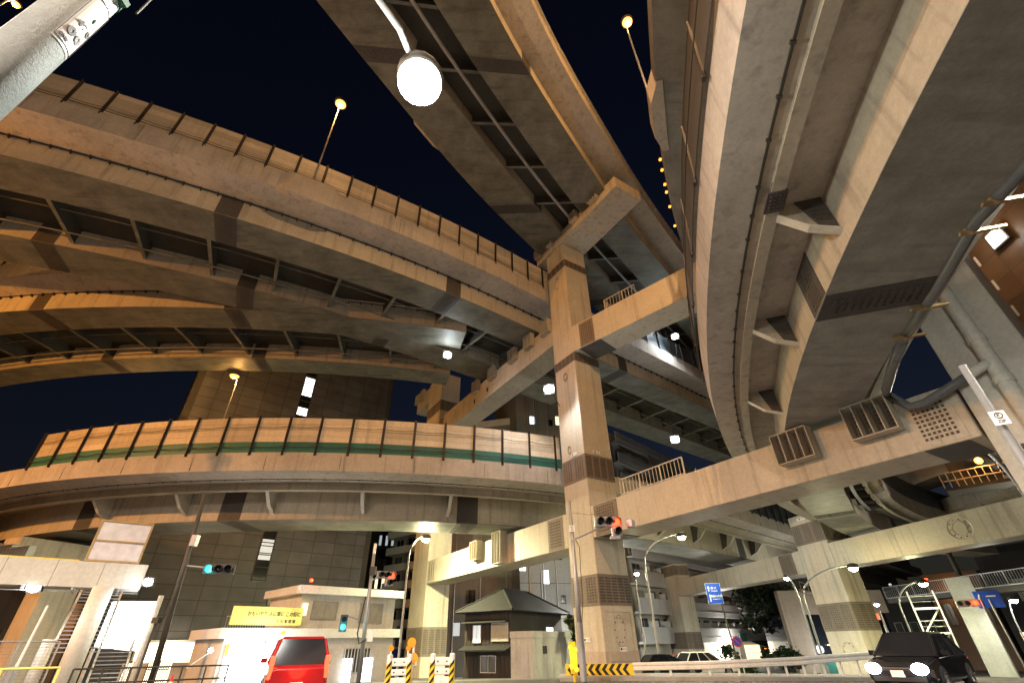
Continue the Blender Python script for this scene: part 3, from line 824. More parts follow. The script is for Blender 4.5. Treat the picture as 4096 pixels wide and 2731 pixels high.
ring_mark(pm, FP(.02, -1.4, 2.0), NM, UP, DM, (.5, .85)); ring_mark(pm, FP(-1.7, .02, 14.1), DM, UP, NM, (.22, .35))
ring_mark(pm, FP(-22.5, .0, 8.3), DM, UP, NM, (.85, .95), (.5, .6)); ring_mark(pm, FP(-24.5, .0, 26.0), DM, UP, NM, (.9, .9), (.6, .6))
m = MB().use('pier')
fr = [(.55, -.1), (.55, .9), (.62, 1)]
rr = [FP(.02, -.35, .4), FP(.02, -2.45, .4), FP(.02, -2.45, 3.0), FP(.02, -.35, 3.0), FP(.02, -.35, .4)]
m.tube(rr, .025, 5); m.build('access_panel', parent=pm)
# painted lower part of the column (older coat, scrubbed off in patches)
m = MB().use('pink_concrete'); fbox(m, -2.815, .015, -2.815, .015, -1.2, .9); m.build('repainted_base', parent=pm)
# small number plates on the column
def num_plate(root, c, u, n, w=.62, h=.24, word='箱崎2'):
    u = Vector(u); n = Vector(n)
    m = MB().use('sign_white'); m.box(c, (w, .02, h), (u, n, UP)); p = m.build('number_plate', parent=root)
    text('plate_lettering', word, h * .72, 'ink', Vector(c) + n * .013, u, UP, p, .002)
num_plate(pm, FP(-1.6, .03, 1.5), DM, NM, word='■ ━ 2'); num_plate(pm, FP(.03, -1.5, .98), -NM, DM, word='■ ━ 2')
num_plate(pm, FP(-1.2, .05, 13.6), DM, NM, .7, .22, '■ ━ 2'); num_plate(pm, FP(.05, -1.2, 13.6), -NM, DM, .7, .22, '■ ━ 2')

# frame's left column
pg = pm
AG = -28.9
m = MB().use('pier_white'); m.use('pier'); fbox(m, AG - 4.6, AG, -2.9, .0, -2.6, 34.5); m.build('column', parent=pm, bevel=.06)
m = MB().use('cream'); fbox(m, AG - 9.5, AG - 4.62, -2.6, -.03, 31.6, 34.2); m.build('pier_head', parent=pm, bevel=.05)
for al in (AG - 9.3, AG - 7.4): finbox(pm, PCM, DM, NM, al, 1.3, 33.0, 34.5, .5, 3, 'cream')
PG = PCM + DM * AG
column_bands(pm, PG, DM, NM, 4.6, 2.9, [(.35, 3.0, 3, 4), (28.6, 30.2, 3, 4)])
boltplate(pm, FP(AG + .1, -.02, 24.8), DM, UP, 1.4, 2.3, NM, 5, 9, 1)
boltplate(pm, FP(AG + .2, -.02, 7.2), DM, UP, 2.2, 2.2, NM, 3, 14, 1, plate='pier', sz=.1)
ring_mark(pm, FP(AG - 2.2, .02, 26.6), DM, UP, NM, (.8, 1.0))
num_plate(pm, FP(AG - 1.5, .03, -.3), DM, NM, 1.3, .3, '■━'); num_plate(pm, FP(AG + .03, -1.4, -.3), -NM, DM, .62, .26, '■ ━ 1')

# right leg of the frame, bright, with its white rain pipe
AQ = 21.4
m = MB().use('pier_white'); fbox(m, AQ, AQ + 2.35, -3.4, .0, -.6, 34); m.build('column', parent=pm, bevel=.06)
tpq = thing('rain_pipe', 'large pale rain pipe with collars running down the right pier leg', 'pipe', FP(AQ + 1.2, .25, 0))
m = MB().use('pipe_white')
pA, pB = Pd(3830, 1205, 22.0), Pd(4170, 1720, 22.0)
vx = FP(AQ + 1.3, .22, 0)
m.tube([Vector((vx.x, vx.y, z)) for z in (26, 20, 12, 4)], .24, 16); m.build('pipe', parent=tpq, smooth=True)
for z in (14.2, 10.6, 8.9):
    m = MB().use('pipe_white'); m.tube([Vector((vx.x, vx.y, z - .12)), Vector((vx.x, vx.y, z + .12))], .285, 16); m.build('collar', parent=tpq)
# the grey bend from E's drain across the beam
m = MB().use('pipe_grey')
k0 = pts[-3]; k1 = FP(19.35, .3, 9.75); k2 = FP(19.9, .42, 8.95); k3 = FP(20.4, .45, 8.9)
m.tube([pts[4], pts[5], pts[6], pts[6].lerp(k1, .55), k1, k2, k3, FP(20.9, .42, 9.05), FP(21.9, .4, 9.35)], .165, 14); m.build('pipe_bend', parent=tp, smooth=True)
m = MB().use('pipe_white'); m.tube([FP(21.9, .4, 9.35), FP(22.65, .35, 9.6)], .165, 14); m.build('branch_pipe', parent=tpq, smooth=True)

# balustrades standing on the beams beside the main pier
def balustrade(label, P0, P1, P2, h=1.05):
    t = thing('balustrade', label, 'railing', P0)
    m = MB().use('pier')
    for a, b in ((P0, P1), (P1, P2)):
        for hh in (h, .08):
            m.tube([a + UP * hh, b + UP * hh], .04, 6)
        n = max(3, int((b - a).length / .28))
        for k in range(n + 1):
            p = a.lerp(b, k / n); m.tube([p, p + UP * h], .02 if k % 6 else .05, 5)
    m.build('bars', parent=t)
balustrade('barred balustrade on the low cross beam beside the main pier', FP(3.1, -2.3, 9.46), FP(3.1, -.15, 9.46), FP(8.4, -.15, 9.46))
balustrade('barred balustrade on the high cross beam beside the main pier', mb133(3.6, -2.2, 25.12), mb133(3.6, -.2, 25.12), mb133(6.6, -.2, 25.12))

# ---------------------------------------------------------------- second pier, further right
DH = Vector((math.sin(R_(168)), math.cos(R_(168)), 0)); NH = Vector((DH.y, -DH.x, 0))
if NH.x > 0: NH = -NH
PH = Pd(3380, 2350, 58.5); PH.z = 0
PH = polar(32.3, 58.5)
ph = thing('viaduct_pier', 'second pier behind with cream column lit yellow and low cross beam', 'bridge pier', (PH.x, PH.y, gz(31, 50)))
hW = 4.2
m = MB().use('pier'); fbox(m, -hW, 0, -2.4, 0, -3, 12.5, PH, DH, NH); m.build('column', parent=ph, bevel=.05)
m = MB().use('pier'); fbox(m, .02, 36, -2.3, -.02, 7.05, 9.3, PH, DH, NH); m.build('cross_beam', parent=ph, bevel=.04)
m = MB().use('pier'); fbox(m, -31, -hW - .02, -2.3, -.02, 7.0, 9.2, PH, DH, NH); m.build('cross_beam', parent=ph, bevel=.04)
column_bands(ph, PH, DH, NH, hW, 2.4, [(9.6, 11.6, 3, 3), (1.9, 4.2, 3, 3)])
boltplate(ph, FP(-hW - 3.3, -.02, 7.05, PH, DH, NH), DH, UP, 2.2, 2.1, NH, 6, 9, 1)
ring_mark(ph, FP(12.6, .0, 8.2, PH, DH, NH), DH, UP, NH, (.9, .8), (.55, .5)); ring_mark(ph, FP(-1.9, .02, .3, PH, DH, NH), DH, UP, NH, (.8, .8))
num_plate(ph, FP(-2.3, .03, 12.1, PH, DH, NH), DH, NH, 1.2, .3, '■ ━ 2')
m = MB().use('pier'); fbox(m, -31 - 5.2, -31, -2.5, .0, -3, 11.5, PH, DH, NH); m.build('column', parent=ph, bevel=.05)
PH2 = PH + DH * -31
column_bands(ph, PH2, DH, NH, 5.2, 2.5, [(9.9, 11.3, 3, 3), (.3, 2.4, 4, 3)])
m = MB().use('pipe_grey'); m.tube([FP(24.2, .12, 9.3, PH, DH, NH), FP(24.2, .12, 7.0, PH, DH, NH)], .09, 8); m.build('drain_pipe', parent=ph)

# ================================================================== lamps
def lamp_light(parent, p, e, col, sz=.16, up=.22):                              # a hooded lamp: most light goes out sideways and down
    light('bulb', p, e * up, col, sz, parent)
    light('bulb', p, e * .9, col, sz, parent, spot=176, aim=Vector(p) - UP)
def street_lamp(label, base, head, lensmat, energy, col, pole_r=.09, arm_from=.8, group='street lamps', droop=True, bend=2.2, r=.22, polemat='galv', up=.22):
    """tapered pole, curved arm, hooded head with a bright lens"""
    base = Vector(base); head = Vector(head)
    t = thing('street_lamp', label, 'street lamp', base, group)
    d = Vector((head.x - base.x, head.y - base.y, 0)); L = d.length
    dn = d.normalized() if L > .05 else Vector((0, 1, 0))
    top = Vector((base.x, base.y, head.z - min(bend, (head.z - base.z) * .4)))
    m = MB().use(polemat); m.tube([base, base + UP * .8, top], pole_r * 1.25, 10, pole_r * .8); m.tube([base, base + UP * .7], pole_r * 1.7, 10); m.build('pole', parent=t, smooth=False)
    if L > .3:
        m = MB().use(polemat); pts_ = []
        for k in range(9):
            u = k / 8 * PI / 2
            pts_.append(top + dn * (L * (1 - math.cos(u))) + UP * ((head.z + .12 - top.z) * math.sin(u)))
        m.tube(pts_, pole_r * .75, 8); m.build('arm', parent=t)
    m = MB().use('steel_dark'); m.ball(head + UP * .05, r * 1.25, 12, 8, (1, 1, .55)); h = m.build('lamp_head', parent=t, smooth=True)
    m = MB().use(lensmat); m.ball(head - UP * .06, r, 14, 10, (1, 1, .8)); m.build('lens', parent=h, smooth=True)
    lamp_light(t, head - UP * (r + .12), energy, col, up=up)
    return t
WH = (1.0, .98, .86); YW = (1.0, .93, .52); CW = (.88, .95, 1.0); SO = (1.0, .47, .12)
# the near pole with its street lamp overhead
tn = thing('utility_pole', 'thick speckled steel pole with number plate, close at upper left', 'utility pole', polar(-65.9, 3.7, 0))
nb = polar(-65.9, 3.7, 0)
m = MB().use('pole_near'); m.tube([nb, nb + UP * 11], .165, 40, .14); m.build('pole', parent=tn, smooth=True)
face = Vector((-nb.x, -nb.y, 0)).normalized(); side = UP.cross(face)
def on_pole(ang, z, rr=.153): return nb + Vector((face.x * math.cos(ang) + side.x * math.sin(ang), face.y * math.cos(ang) + side.y * math.sin(ang), 0)) * rr + UP * z
m = MB().use('sign_white')
zs0, zs1 = 5.05, 5.75
m.rings([[on_pole(a, zs0, .158), on_pole(a, zs1, .157), on_pole(a, zs1, .15), on_pole(a, zs0, .15)] for a in [.05 + 1.25 * k / 8 for k in range(9)]]); pl = m.build('number_plate', parent=tn, smooth=False)
m = MB().use('ink')
for z in (zs0 + .03, zs1 - .03): m.tube([on_pole(.08 + 1.2 * k / 8, z, .16) for k in range(9)], .003, 4)
for a in (.08, 1.28): m.tube([on_pole(a, zs0 + .03, .16), on_pole(a, zs1 - .03, .16)], .003, 4)
m.build('plate_border', parent=pl)
def pole_text(s, ang, z, size, mat='ink'):
    n = Vector((face.x * math.cos(ang) + side.x * math.sin(ang), face.y * math.cos(ang) + side.y * math.sin(ang), 0)); x = UP.cross(n)
    text('lettering', s, size, mat, on_pole(ang, z, .161), x, UP, pl, .001, bold=.05)
for k, ch in enumerate('470'): pole_text(ch, .42 + .3 * k, 5.36, .085)
for k, ch in enumerate('00'): pole_text(ch, .44 + .42 * k, 5.22, .115)
for k, ch in enumerate('箱崎'): pole_text(ch, .3 + .2 * k, 5.12, .035)
m = MB().use('ink_green'); m.ball(on_pole(.75, 5.5, .157), .035, 10, 6, (.35, .35, 1.0)); m.build('plate_mark', parent=pl)
m = MB().use('green_strap'); m.tube([nb + UP * 5.93, nb + UP * 6.0], .162, 40); m.box(on_pole(.9, 5.94, .17), (.06, .06, .07)); m.build('strap', parent=tn)
m = MB().use('steel_dark'); m.tube([on_pole(1.2, 6.0, .2) + side * .05, on_pole(1.2, 11, .2) + side * .05], .01, 6); m.build('cable', parent=tn)
hd = Vector((-1.62, 4.35, 10.05))
tl = thing('street_lamp', 'bright white street lamp on a steel arm right overhead, left of the top deck', 'street lamp', nb + UP * 9.3, 'street lamps')
m = MB().use('galv')
a0 = nb + UP * 9.4; a3 = hd + Vector((-.25, -.75, .30))
m.tube([a0, a0.lerp(a3, .35) + UP * .55, a0.lerp(a3, .7) + UP * .5, a3, hd + Vector((-.05, -.15, .12))], .055, 10); m.build('arm', parent=tl)
m = MB().use('steel_dark'); m.ball(hd + UP * .17, .43, 16, 8, (1, 1.1, .5)); h = m.build('lamp_head', parent=tl, smooth=True)
m = MB().use('lens_white'); m.ball(hd - UP * .02, .40, 18, 12, (1, 1, .8)); m.build('lens', parent=h, smooth=True)
lamp_light(tl, hd - UP * .5, 2900, WH, .25, .45)

LE = 1.0
# street lamps standing on the roads in view
def lampP(x, y, r): return Pd(x, y, r)
street_lamp('yellowish street lamp with curved arm in front of the left beam end', ground(Pd(1592, 2650, 46)), lampP(1703, 2150, 47.5), 'lens_yellowish', 15000 * LE, YW, .1, r=.4, up=.6)
b2 = ground(Pd(2640, 2640, 43))
street_lamp('yellowish street lamp with tall curved arm under the low cross beam', b2, lampP(2725, 2142, 44), 'lens_yellowish', 3800 * LE, YW, .1, r=.34)
street_lamp('short lamp on a slim post just left of the tall curved street lamp', b2 + Vector((-.9, .3, 0)), lampP(2546, 2290, 44), 'lens_yellowish', 700 * LE, YW, .06, r=.2)
b3 = ground(Pd(3270, 2560, 50))
street_lamp('yellowish street lamp beside the second pier column', b3, lampP(3411, 2266, 51), 'lens_yellowish', 4500 * LE, YW, .09, r=.36)
street_lamp('dim warm street lamp bending left below the second pier beam', b3 + Vector((-.25, .2, 0)), lampP(3146, 2308, 51), 'lens_yellowish', 700 * LE, YW, .08, r=.22)
street_lamp('white street lamp further right under the dark footbridge', ground(Pd(3640, 2520, 66)), lampP(3690, 2328, 66), 'lens_yellowish', 3000 * LE, YW, .1, r=.4)
street_lamp('white street lamp at far right beyond the red signal', ground(Pd(4070, 2500, 70)), lampP(4052, 2395, 70), 'lens_white', 1600 * LE, WH, .08, r=.34)
street_lamp('small white street lamp behind the second pier column', ground(Pd(3560, 2560, 78)), lampP(3505, 2413, 78), 'lens_white', 900 * LE, WH, .08, r=.3)
tb = street_lamp('bright white street lamp at the right edge beside the overhead ramp', polar(68, 14.2), Pd(4070, 606, 13.4), 'lens_white', 2600 * LE, WH, .09, r=.38)
street_lamp('added street lamp on the far road, unseen behind the main pier', ground(polar(10.4, 62)), polar(10.0, 61.5, 7.6), 'lens_yellowish', 26000, WH, .1)  # out of sight, added to brighten the flats
street_lamp('added street lamp on the far road, unseen behind the second pier column', ground(polar(31.3, 74)), polar(31.4, 73.5, 7.4), 'lens_yellowish', 7000, WH, .1)  # second added lamp, out of sight, for the same street
street_lamp('added street lamp, unseen behind the right pier leg', ground(polar(50.2, 47)), polar(50.6, 46, 9.2), 'lens_white', 5200, WH, .1, up=.9)  # put in unseen to light the ramp's far parapet
# sodium lamps on the decks
def deck_lamp(label, base, head, e, r=.3, col=SO):
    base = Vector(base); head = Vector(head)
    return street_lamp(label, base, head, 'lens_sodium', e, col, .07, group='orange deck lamps', bend=1.2, r=r, up=.4)
bA = PA.at(sl, 2.35, 31.9); hA = Pd(1364, 414, math.hypot(bA.x, bA.y) - .4)
deck_lamp('orange lamp on a pole rising from the upper left deck', bA, hA, 2600, .48)
sCl = min((abs(math.degrees(math.atan2(*PC.at(q * .25, -7.0)[:2])) + 34.7), q * .25) for q in range(40, 300))[1]; bC = PC.at(sCl, -7.0, 13.6); hC = Pd(940, 1498, math.hypot(bC.x, bC.y) - .5)
deck_lamp('orange lamp on the far edge of the low curved deck', bC, hC, 1500, .52)
bK = PK.at(sk, 1.95, 28.4); hK = Pd(2508, 88, math.hypot(bK.x, bK.y) + .1)
deck_lamp('orange lamp above the hidden grey deck, top centre', bK, hK, 2600, .38)
bA2 = PA.at(sA(-380, 330, 30.3), 2.3, 31.9)
deck_lamp('orange lamp at the top left corner above the near pole', bA2, Pd(66, 17, math.hypot(bA2.x, bA2.y) + .4), 3200, .26)
for s_, e_ in ((PB.s_of(polar(-52, 46)), 3600),):
    b_ = PB.at(s_, -13.6, ZB + 4); deck_lamp('added orange lamp of the merging ramp, unseen behind the big deck', b_, b_ + Vector((.6, -1.2, 7.5)), e_)  # unseen, put in to warm the ramp
# unseen lamps added to light the ramp's flank orange
b_ = PC.at(PC.s_of(polar(-47, 43)), -6.9, 13.6)
sCo = min((abs(math.degrees(math.atan2(*PC.at(q * .25, -7.0)[:2])) + 57), q * .25) for q in range(0, 200))[1]; b_ = PC.at(sCo, -7.0, 13.6)
deck_lamp('added orange lamp on the low curved deck, unseen outside the left of the view', b_, b_ + Vector((.4, -.6, 9.5)), 5000, .3)
sAi = min((abs(math.degrees(math.atan2(*PA.at(q * .25, -13.5)[:2])) + 50), q * .25) for q in range(0, 400))[1]
for ds_ in (0,):
    b_ = PA.at(sAi + ds_, -13.6, 31.7); deck_lamp('added orange lamp on the inner edge of the big curved deck, unseen behind it', b_, b_ + (PA.at(sAi, 1) - PA.at(sAi, 0)) * -1.5 + UP * 7.5, 15000)  # added out of sight to throw orange onto the ramp beside it
street_lamp('added tall orange lamp, unseen outside the left of the view', (-56.6, 3.8, gz(56, 4)), (-56, 5, 23.2), 'lens_sodium', 55000, (1, .38, .06), .15, up=.9, r=.3)  # invented mast beyond the frame, turns the ramp's web orange
b_ = PK.at(3, 1.95, 28.4); deck_lamp('added orange lamp of the hidden grey deck, unseen above the photographer', b_, b_ + Vector((-.6, -.2, 9)), 26000, .26, (1, .56, .25))  # added overhead, out of view, to warm deck flanks and pier front
# floodlights
def flood(label, p, aim, e, mount, lens='lens_cool', col=CW, r=.42, group='white floodlights'):
    p = Vector(p); t = thing('floodlight', label, 'floodlight', p, group)
    d = (Vector(aim) - p).normalized()
    m = MB().use('steel_dark'); m.tube([Vector(mount), p - d * .18], .035, 6); m.build('bracket', parent=t)
    a = Vector((0, 0, 1)) if abs(d.z) < .9 else Vector((1, 0, 0)); x = d.cross(a).normalized(); y = d.cross(x)
    m = MB().use('steel_dark'); m.box(p - d * .12, (r * 2.2, r * 1.9, .2), (x, y, d)); h = m.build('housing', parent=t)
    m = MB().use(lens); m.ball(p + d * .0, r, 12, 8, (1, .85, .45), (x, y, d)); m.build('lens', parent=h, smooth=True)
    lamp_light(t, p + d * .35, e, col)
    return t
fp1 = Pd(1790, 1419, 41); flood('white floodlight under the high deck near the far frame column', fp1, fp1 + Vector((.4, -1, -.5)), 1300, fp1 + Vector((0, .4, 1.6)))
fp2 = Pd(2196, 1556, 33.2); flood('white floodlight on the left flank of the main pier', fp2, fp2 + Vector((-.3, -1, -.3)), 1100, FP(-2.8, -.4, fp2.z - .3))
fp3 = Pd(2700, 1345, 52); flood('white floodlight high on the right behind the netted ramp', fp3, fp3 + Vector((-.4, -1, -.3)), 1800, fp3 + Vector((.4, 2, -2.0)))
fp3b = Pd(2655, 1300, 53); flood('small square floodlight just left of the high right one', fp3b, fp3b + Vector((-.4, -1, -.3)), 500, fp3b + Vector((.8, 2, -1.6)), r=.22)
fp4 = Pd(2700, 1757, 50); flood('white floodlight below the high deck right of the main pier', fp4, fp4 + Vector((-.4, -1, -.5)), 2600, fp4 + Vector((.3, 1.2, 2.6)))
# tall lamps added out of view to light the fronts of decks and pier
PK_ = (1.0, .80, .64)
for x, y, e in ((-20, 3, 36000), (-6, -14, 56000), (-40, 18, 7000)):
    street_lamp('added tall lamp, unseen outside the left of the view' if x < -20 else 'added tall lamp, unseen behind the photographer', (x - .9, y - .6, gz(x, y)), (x, y, 18.2), 'lens_yellowish', e, PK_, .16, r=.25, up=.04)

# ================================================================== buildings
def V2(az_, r): return polar(az_, r)
def wall_uv(m, a, b, z0, z1):
    L = (b - a).length
    m.face([(a.x, a.y, z0), (b.x, b.y, z0), (b.x, b.y, z1), (a.x, a.y, z1)], [(0, z0), (L, z0), (L, z1), (0, z1)])
class Block:
    """building body on a front line a->b (left to right as seen), depth behind; helpers place things on its front"""
    def __init__(s, name, label, cat, a, b, depth, z0, z1, wallmat, group=None, roof=.4, uvwall=False):
        s.a = Vector((a.x, a.y, 0)); s.b = Vector((b.x, b.y, 0)); s.u = (s.b - s.a).normalized(); s.L = (s.b - s.a).length
        s.n = Vector((s.u.y, -s.u.x, 0))                    # outward, towards the viewer
        if s.n.dot(-(s.a + s.b)) < 0: s.n = -s.n
        s.root = thing(name, label, cat, (s.a.x, s.a.y, z0), group)
        m = MB().use(wallmat)
        P = [s.a, s.b, s.b - s.n * depth, s.a - s.n * depth]
        if uvwall:
            for k in range(4): wall_uv(m, P[k], P[(k + 1) % 4], z0, z1)
            m.face([(p.x, p.y, z1) for p in P])
        else:
            m.prism([(p.x, p.y, z0) for p in P], [(p.x, p.y, z1) for p in P])
        s.body = m.build('wall', parent=s.root)
        s.z0, s.z1, s.depth = z0, z1, depth
    def p(s, t, o, z): v = s.a + s.u * t + s.n * o; return Vector((v.x, v.y, z))
    def bx(s, m, t0, t1, o0, o1, z0, z1):
        return m.prism([s.p(t0, o0, z0), s.p(t1, o0, z0), s.p(t1, o1, z0), s.p(t0, o1, z0)], [s.p(t0, o0, z1), s.p(t1, o0, z1), s.p(t1, o1, z1), s.p(t0, o1, z1)])
    def part(s, name, mat, *bxs, parent=None):
        m = MB().use(mat)
        for q in bxs: s.bx(m, *q)
        return m.build(name, parent=parent or s.root)
    def window(s, t0, t1, z0, z1, glass='glass_dark', frame='galv', mull=1, sill=True, e=.06, sc=1.0):
        m = MB().use(frame)
        for q in ((t0 - e, t1 + e, 0, .07, z1, z1 + e), (t0 - e, t1 + e, 0, .10, z0 - e, z0), (t0 - e, t0, 0, .07, z0, z1), (t1, t1 + e, 0, .07, z0, z1)): s.bx(m, *q)
        for k in range(1, mull + 1):
            t = t0 + (t1 - t0) * k / (mull + 1); s.bx(m, t - .025, t + .025, .0, .06, z0, z1)
        f = m.build('window', parent=s.root)
        m = MB().use(glass); s.bx(m, t0, t1, .003, .03, z0, z1); m.build('pane', parent=f)
        return f
    def t_at(s, azd):                                       # where the sight line at this azimuth meets the front
        d = Vector((math.sin(R_(azd)), math.cos(R_(azd)), 0))
        den = d.x * s.u.y - d.y * s.u.x
        return (s.a.y * d.x - s.a.x * d.y) / -den
    def z_at(s, azd, eld):
        q = s.p(s.t_at(azd), 0, 0); return CAM_H + math.hypot(q.x, q.y) * math.tan(R_(eld))

# 1 tiled tower
B = Block('tiled_tower', 'huge brown tiled tower with slim window strip, left behind the low deck', 'building', Vector((-44.9, 56.3)), Vector((-22.3, 75)), 20, -2.4, 62, 'tile_wall', uvwall=True)
t0, t1 = B.t_at(-27.5), B.t_at(-26.3)
B.part('window_strip', 'glass_dark', (t0, t1, .0, .06, 8.5, 60))
mm = MB().use('steel_dark')
for k in range(34): B.bx(mm, t0 + .02, t1 - .02, .06, .12, 8.6 + 1.5 * k, 8.72 + 1.5 * k)
B.bx(mm, t0 - .12, t0, 0, .12, 8.5, 60); B.bx(mm, t1, t1 + .12, 0, .12, 8.5, 60)
mm.build('strip_frame', parent=B.root)
for e0, e1, mt in ((9.4, 7.4, 'win_dim'), (26.6, 24.5, 'win_white'), (23.2, 22.3, 'win_white')):
    za, zb_ = B.z_at(-26.9, e1), B.z_at(-26.9, e0)
    n_ = 3 if mt == 'win_dim' else 2
    for k in range(n_): B.part('lit_window', mt, (t0 + .05, t1 - .05, .06, .09, za + (zb_ - za) * k / n_ + .06, za + (zb_ - za) * (k + 1) / n_ - .06))
B.part('corner_reveal', 'steel_dark', (B.L - .75, B.L, 0, .08, -2, 62), (0, .9, 0, .08, -2, 62))
ta, tb = B.t_at(-25.6), B.t_at(-20.6)
B.part('entrance_glazing', 'glass_dim', (ta, tb, .0, .05, .5, 7.2))
mm = MB().use('steel_dark')
for k in range(7): t = ta + (tb - ta) * k / 6; B.bx(mm, t - .06, t + .06, .05, .15, .5, 7.2)
for k in range(6): z = .5 + 6.7 * k / 5; B.bx(mm, ta, tb, .05, .13, z - .05, z + .05)
B.bx(mm, ta - .2, tb + 2.4, 0, .4, 7.2, 7.35)
mm.build('glazing_bars', parent=B.root)
ta, tb = B.t_at(-34.9), B.t_at(-30.2)
B.part('shop_front', 'shop_warm', (ta, tb, .0, .05, -1.0, 2.0))
B.part('shop_surround', 'pier_white', (ta - .2, tb + .2, .0, .3, 2.0, 2.25), (ta - .2, ta, 0, .3, -1.2, 2.0), (tb, tb + .2, 0, .3, -1.2, 2.0), (ta + 2.2, ta + 2.4, .05, .1, -1, 2))
light('shop_light', B.p((ta + tb) / 2, 1.2, 1.4), 350, (1, .85, .6), .6, B.root)

# 2 dark block with lit slots, far
B = Block('dark_office_block', 'dark office block with three small lit windows in a row', 'building', V2(-17.5, 112), V2(-9, 104), 20, -2.6, 32, 'dark_wall')
for a_ in (-15.45, -14.75, -14.1):
    t = B.t_at(a_); z = B.z_at(a_, 9.8)
    B.window(t - .3, t + .3, z - 1.0, z + 1.0, 'win_dim', 'steel_dark', 0)
    t = B.t_at(a_ + .1); B.window(t - .3, t + .3, B.z_at(a_, 7.8) - .9, B.z_at(a_, 7.8) + .9, 'glass_dim', 'steel_dark', 0)
for a_ in (-15.3, -14.6, -12.9):
    t = B.t_at(a_); z = B.z_at(a_, 5.6); B.window(t - .32, t + .32, z - 1.0, z + 1.0, 'win_warm', 'steel_dark', 0)

# 3 balcony flats behind the left frame column
B = Block('balcony_flats', 'narrow block of flats with white curved balconies behind the frame column', 'building', V2(-13.9, 92), V2(-6.5, 80), 14, -2.5, 24, 'grey_wall')
for k in range(9):
    z = .9 + 2.75 * k
    m = MB().use('balcony_white')
    lp = [B.p(-.6, .02, z), B.p(-.6, 1.0, z), B.p(-.2, 1.5, z), B.p(B.L, 1.5, z), B.p(B.L, .02, z)]
    m.ext(lp, (0, 0, 1.15)); m.build('balcony', parent=B.root)
    for j in range(3):
        t = .8 + 3.2 * j; B.window(t, t + 1.9, z + 1.2, z + 2.5, 'glass_dark' if (k + j) % 4 else 'glass_dim', 'galv', 1)
B.part('shop_sign', 'sign_white', (.2, 3.3, 1.5, 1.62, -.35, .45))
sg = B.part('shop_sign', 'sign_blue', (3.5, 6.4, 1.5, 1.66, -.2, .6))
text('sign_lettering', 'OCO BAGEL', .62, 'ink', B.p(1.75, 1.64, .05), B.u, UP, B.root, .004, sx=.8)
mm = MB().use('awning_red'); mm.prism([B.p(-.2, 1.5, -.5), B.p(6.4, 1.5, -.5), B.p(6.4, 2.9, -1.15), B.p(-.2, 2.9, -1.15)], [B.p(-.2, 1.5, -.42), B.p(6.4, 1.5, -.42), B.p(6.4, 2.9, -1.07), B.p(-.2, 2.9, -1.07)]); mm.build('awning', parent=B.root)
B.part('side_sign', 'barrier_slate', (5.2, 6.1, 1.6, 1.8, 1.2, 3.9))

# 4 grey buildings behind the pier
B = Block('grey_block', 'plain grey block with a pale parapet, left of the main pier', 'building', V2(-8.5, 78), V2(.35, 74), 16, -2.5, 33.2, 'grey_wall')
B.part('parapet', 'balcony_white', (-.1, B.L + .1, -.3, .12, 33.2, 34.4))
for a_, e_, g_ in ((-5.15, 4.3, 'glass_dim'), (-4.9, 4.3, 'glass_dark'), (-6.4, 1.3, 'win_dim')):
    t = B.t_at(a_); z = B.z_at(a_, e_); B.window(t - .5, t + .5, z - .8, z + .8, g_, 'steel_dark', 0)
for q in range(3):
    t = 2.5 + 4.0 * q; mm = MB().use('galv'); mm.tube([B.p(t, .12, -2), B.p(t, .12, 33)], .07, 6); mm.build('downpipe', parent=B.root)
B = Block('grey_block', 'taller grey block with two lit windows directly behind the main pier', 'building', V2(.42, 70), V2(12.2, 76), 16, -2.5, 42, 'grey_wall')
for a_, e_, g_, w_, h_ in ((-.0 + .75, 7.4, 'win_white', .45, .8), (3.35, 6.1, 'win_white', .42, .85), (2.0, 9.0, 'glass_dark', .3, .5), (5.0, 8.2, 'glass_dark', .3, .5), (5.15, 3.9, 'glass_dark', .3, .45),
                         (2.55, 23.6, 'win_white', .45, .7), (2.0, 27.0, 'glass_dim', .6, .5), (5.0, 23.2, 'glass_dark', .3, .5), (5.9, 23.4, 'win_warm', .35, .8), (3.9, 18, 'glass_dark', .3, .5)):
    t = B.t_at(a_); z = B.z_at(a_, e_); B.window(t - w_, t + w_, z - h_, z + h_, g_, 'steel_dark', 1 if w_ > .4 else 0)
for a_ in (1.5, 2.8, 3.1, 4.5):
    t = B.t_at(a_); mm = MB().use('galv' if a_ != 1.5 else 'rust'); mm.tube([B.p(t, .12, -2), B.p(t, .12, 41)], .08, 6); mm.build('downpipe', parent=B.root)
mm = MB().use('dark_wall')
for z in (4, 8.2, 12.4, 16.6, 20.8, 25): B.bx(mm, 0, B.L, 0, .012, z, z + .07)
mm.build('wall_joint', parent=B.root)

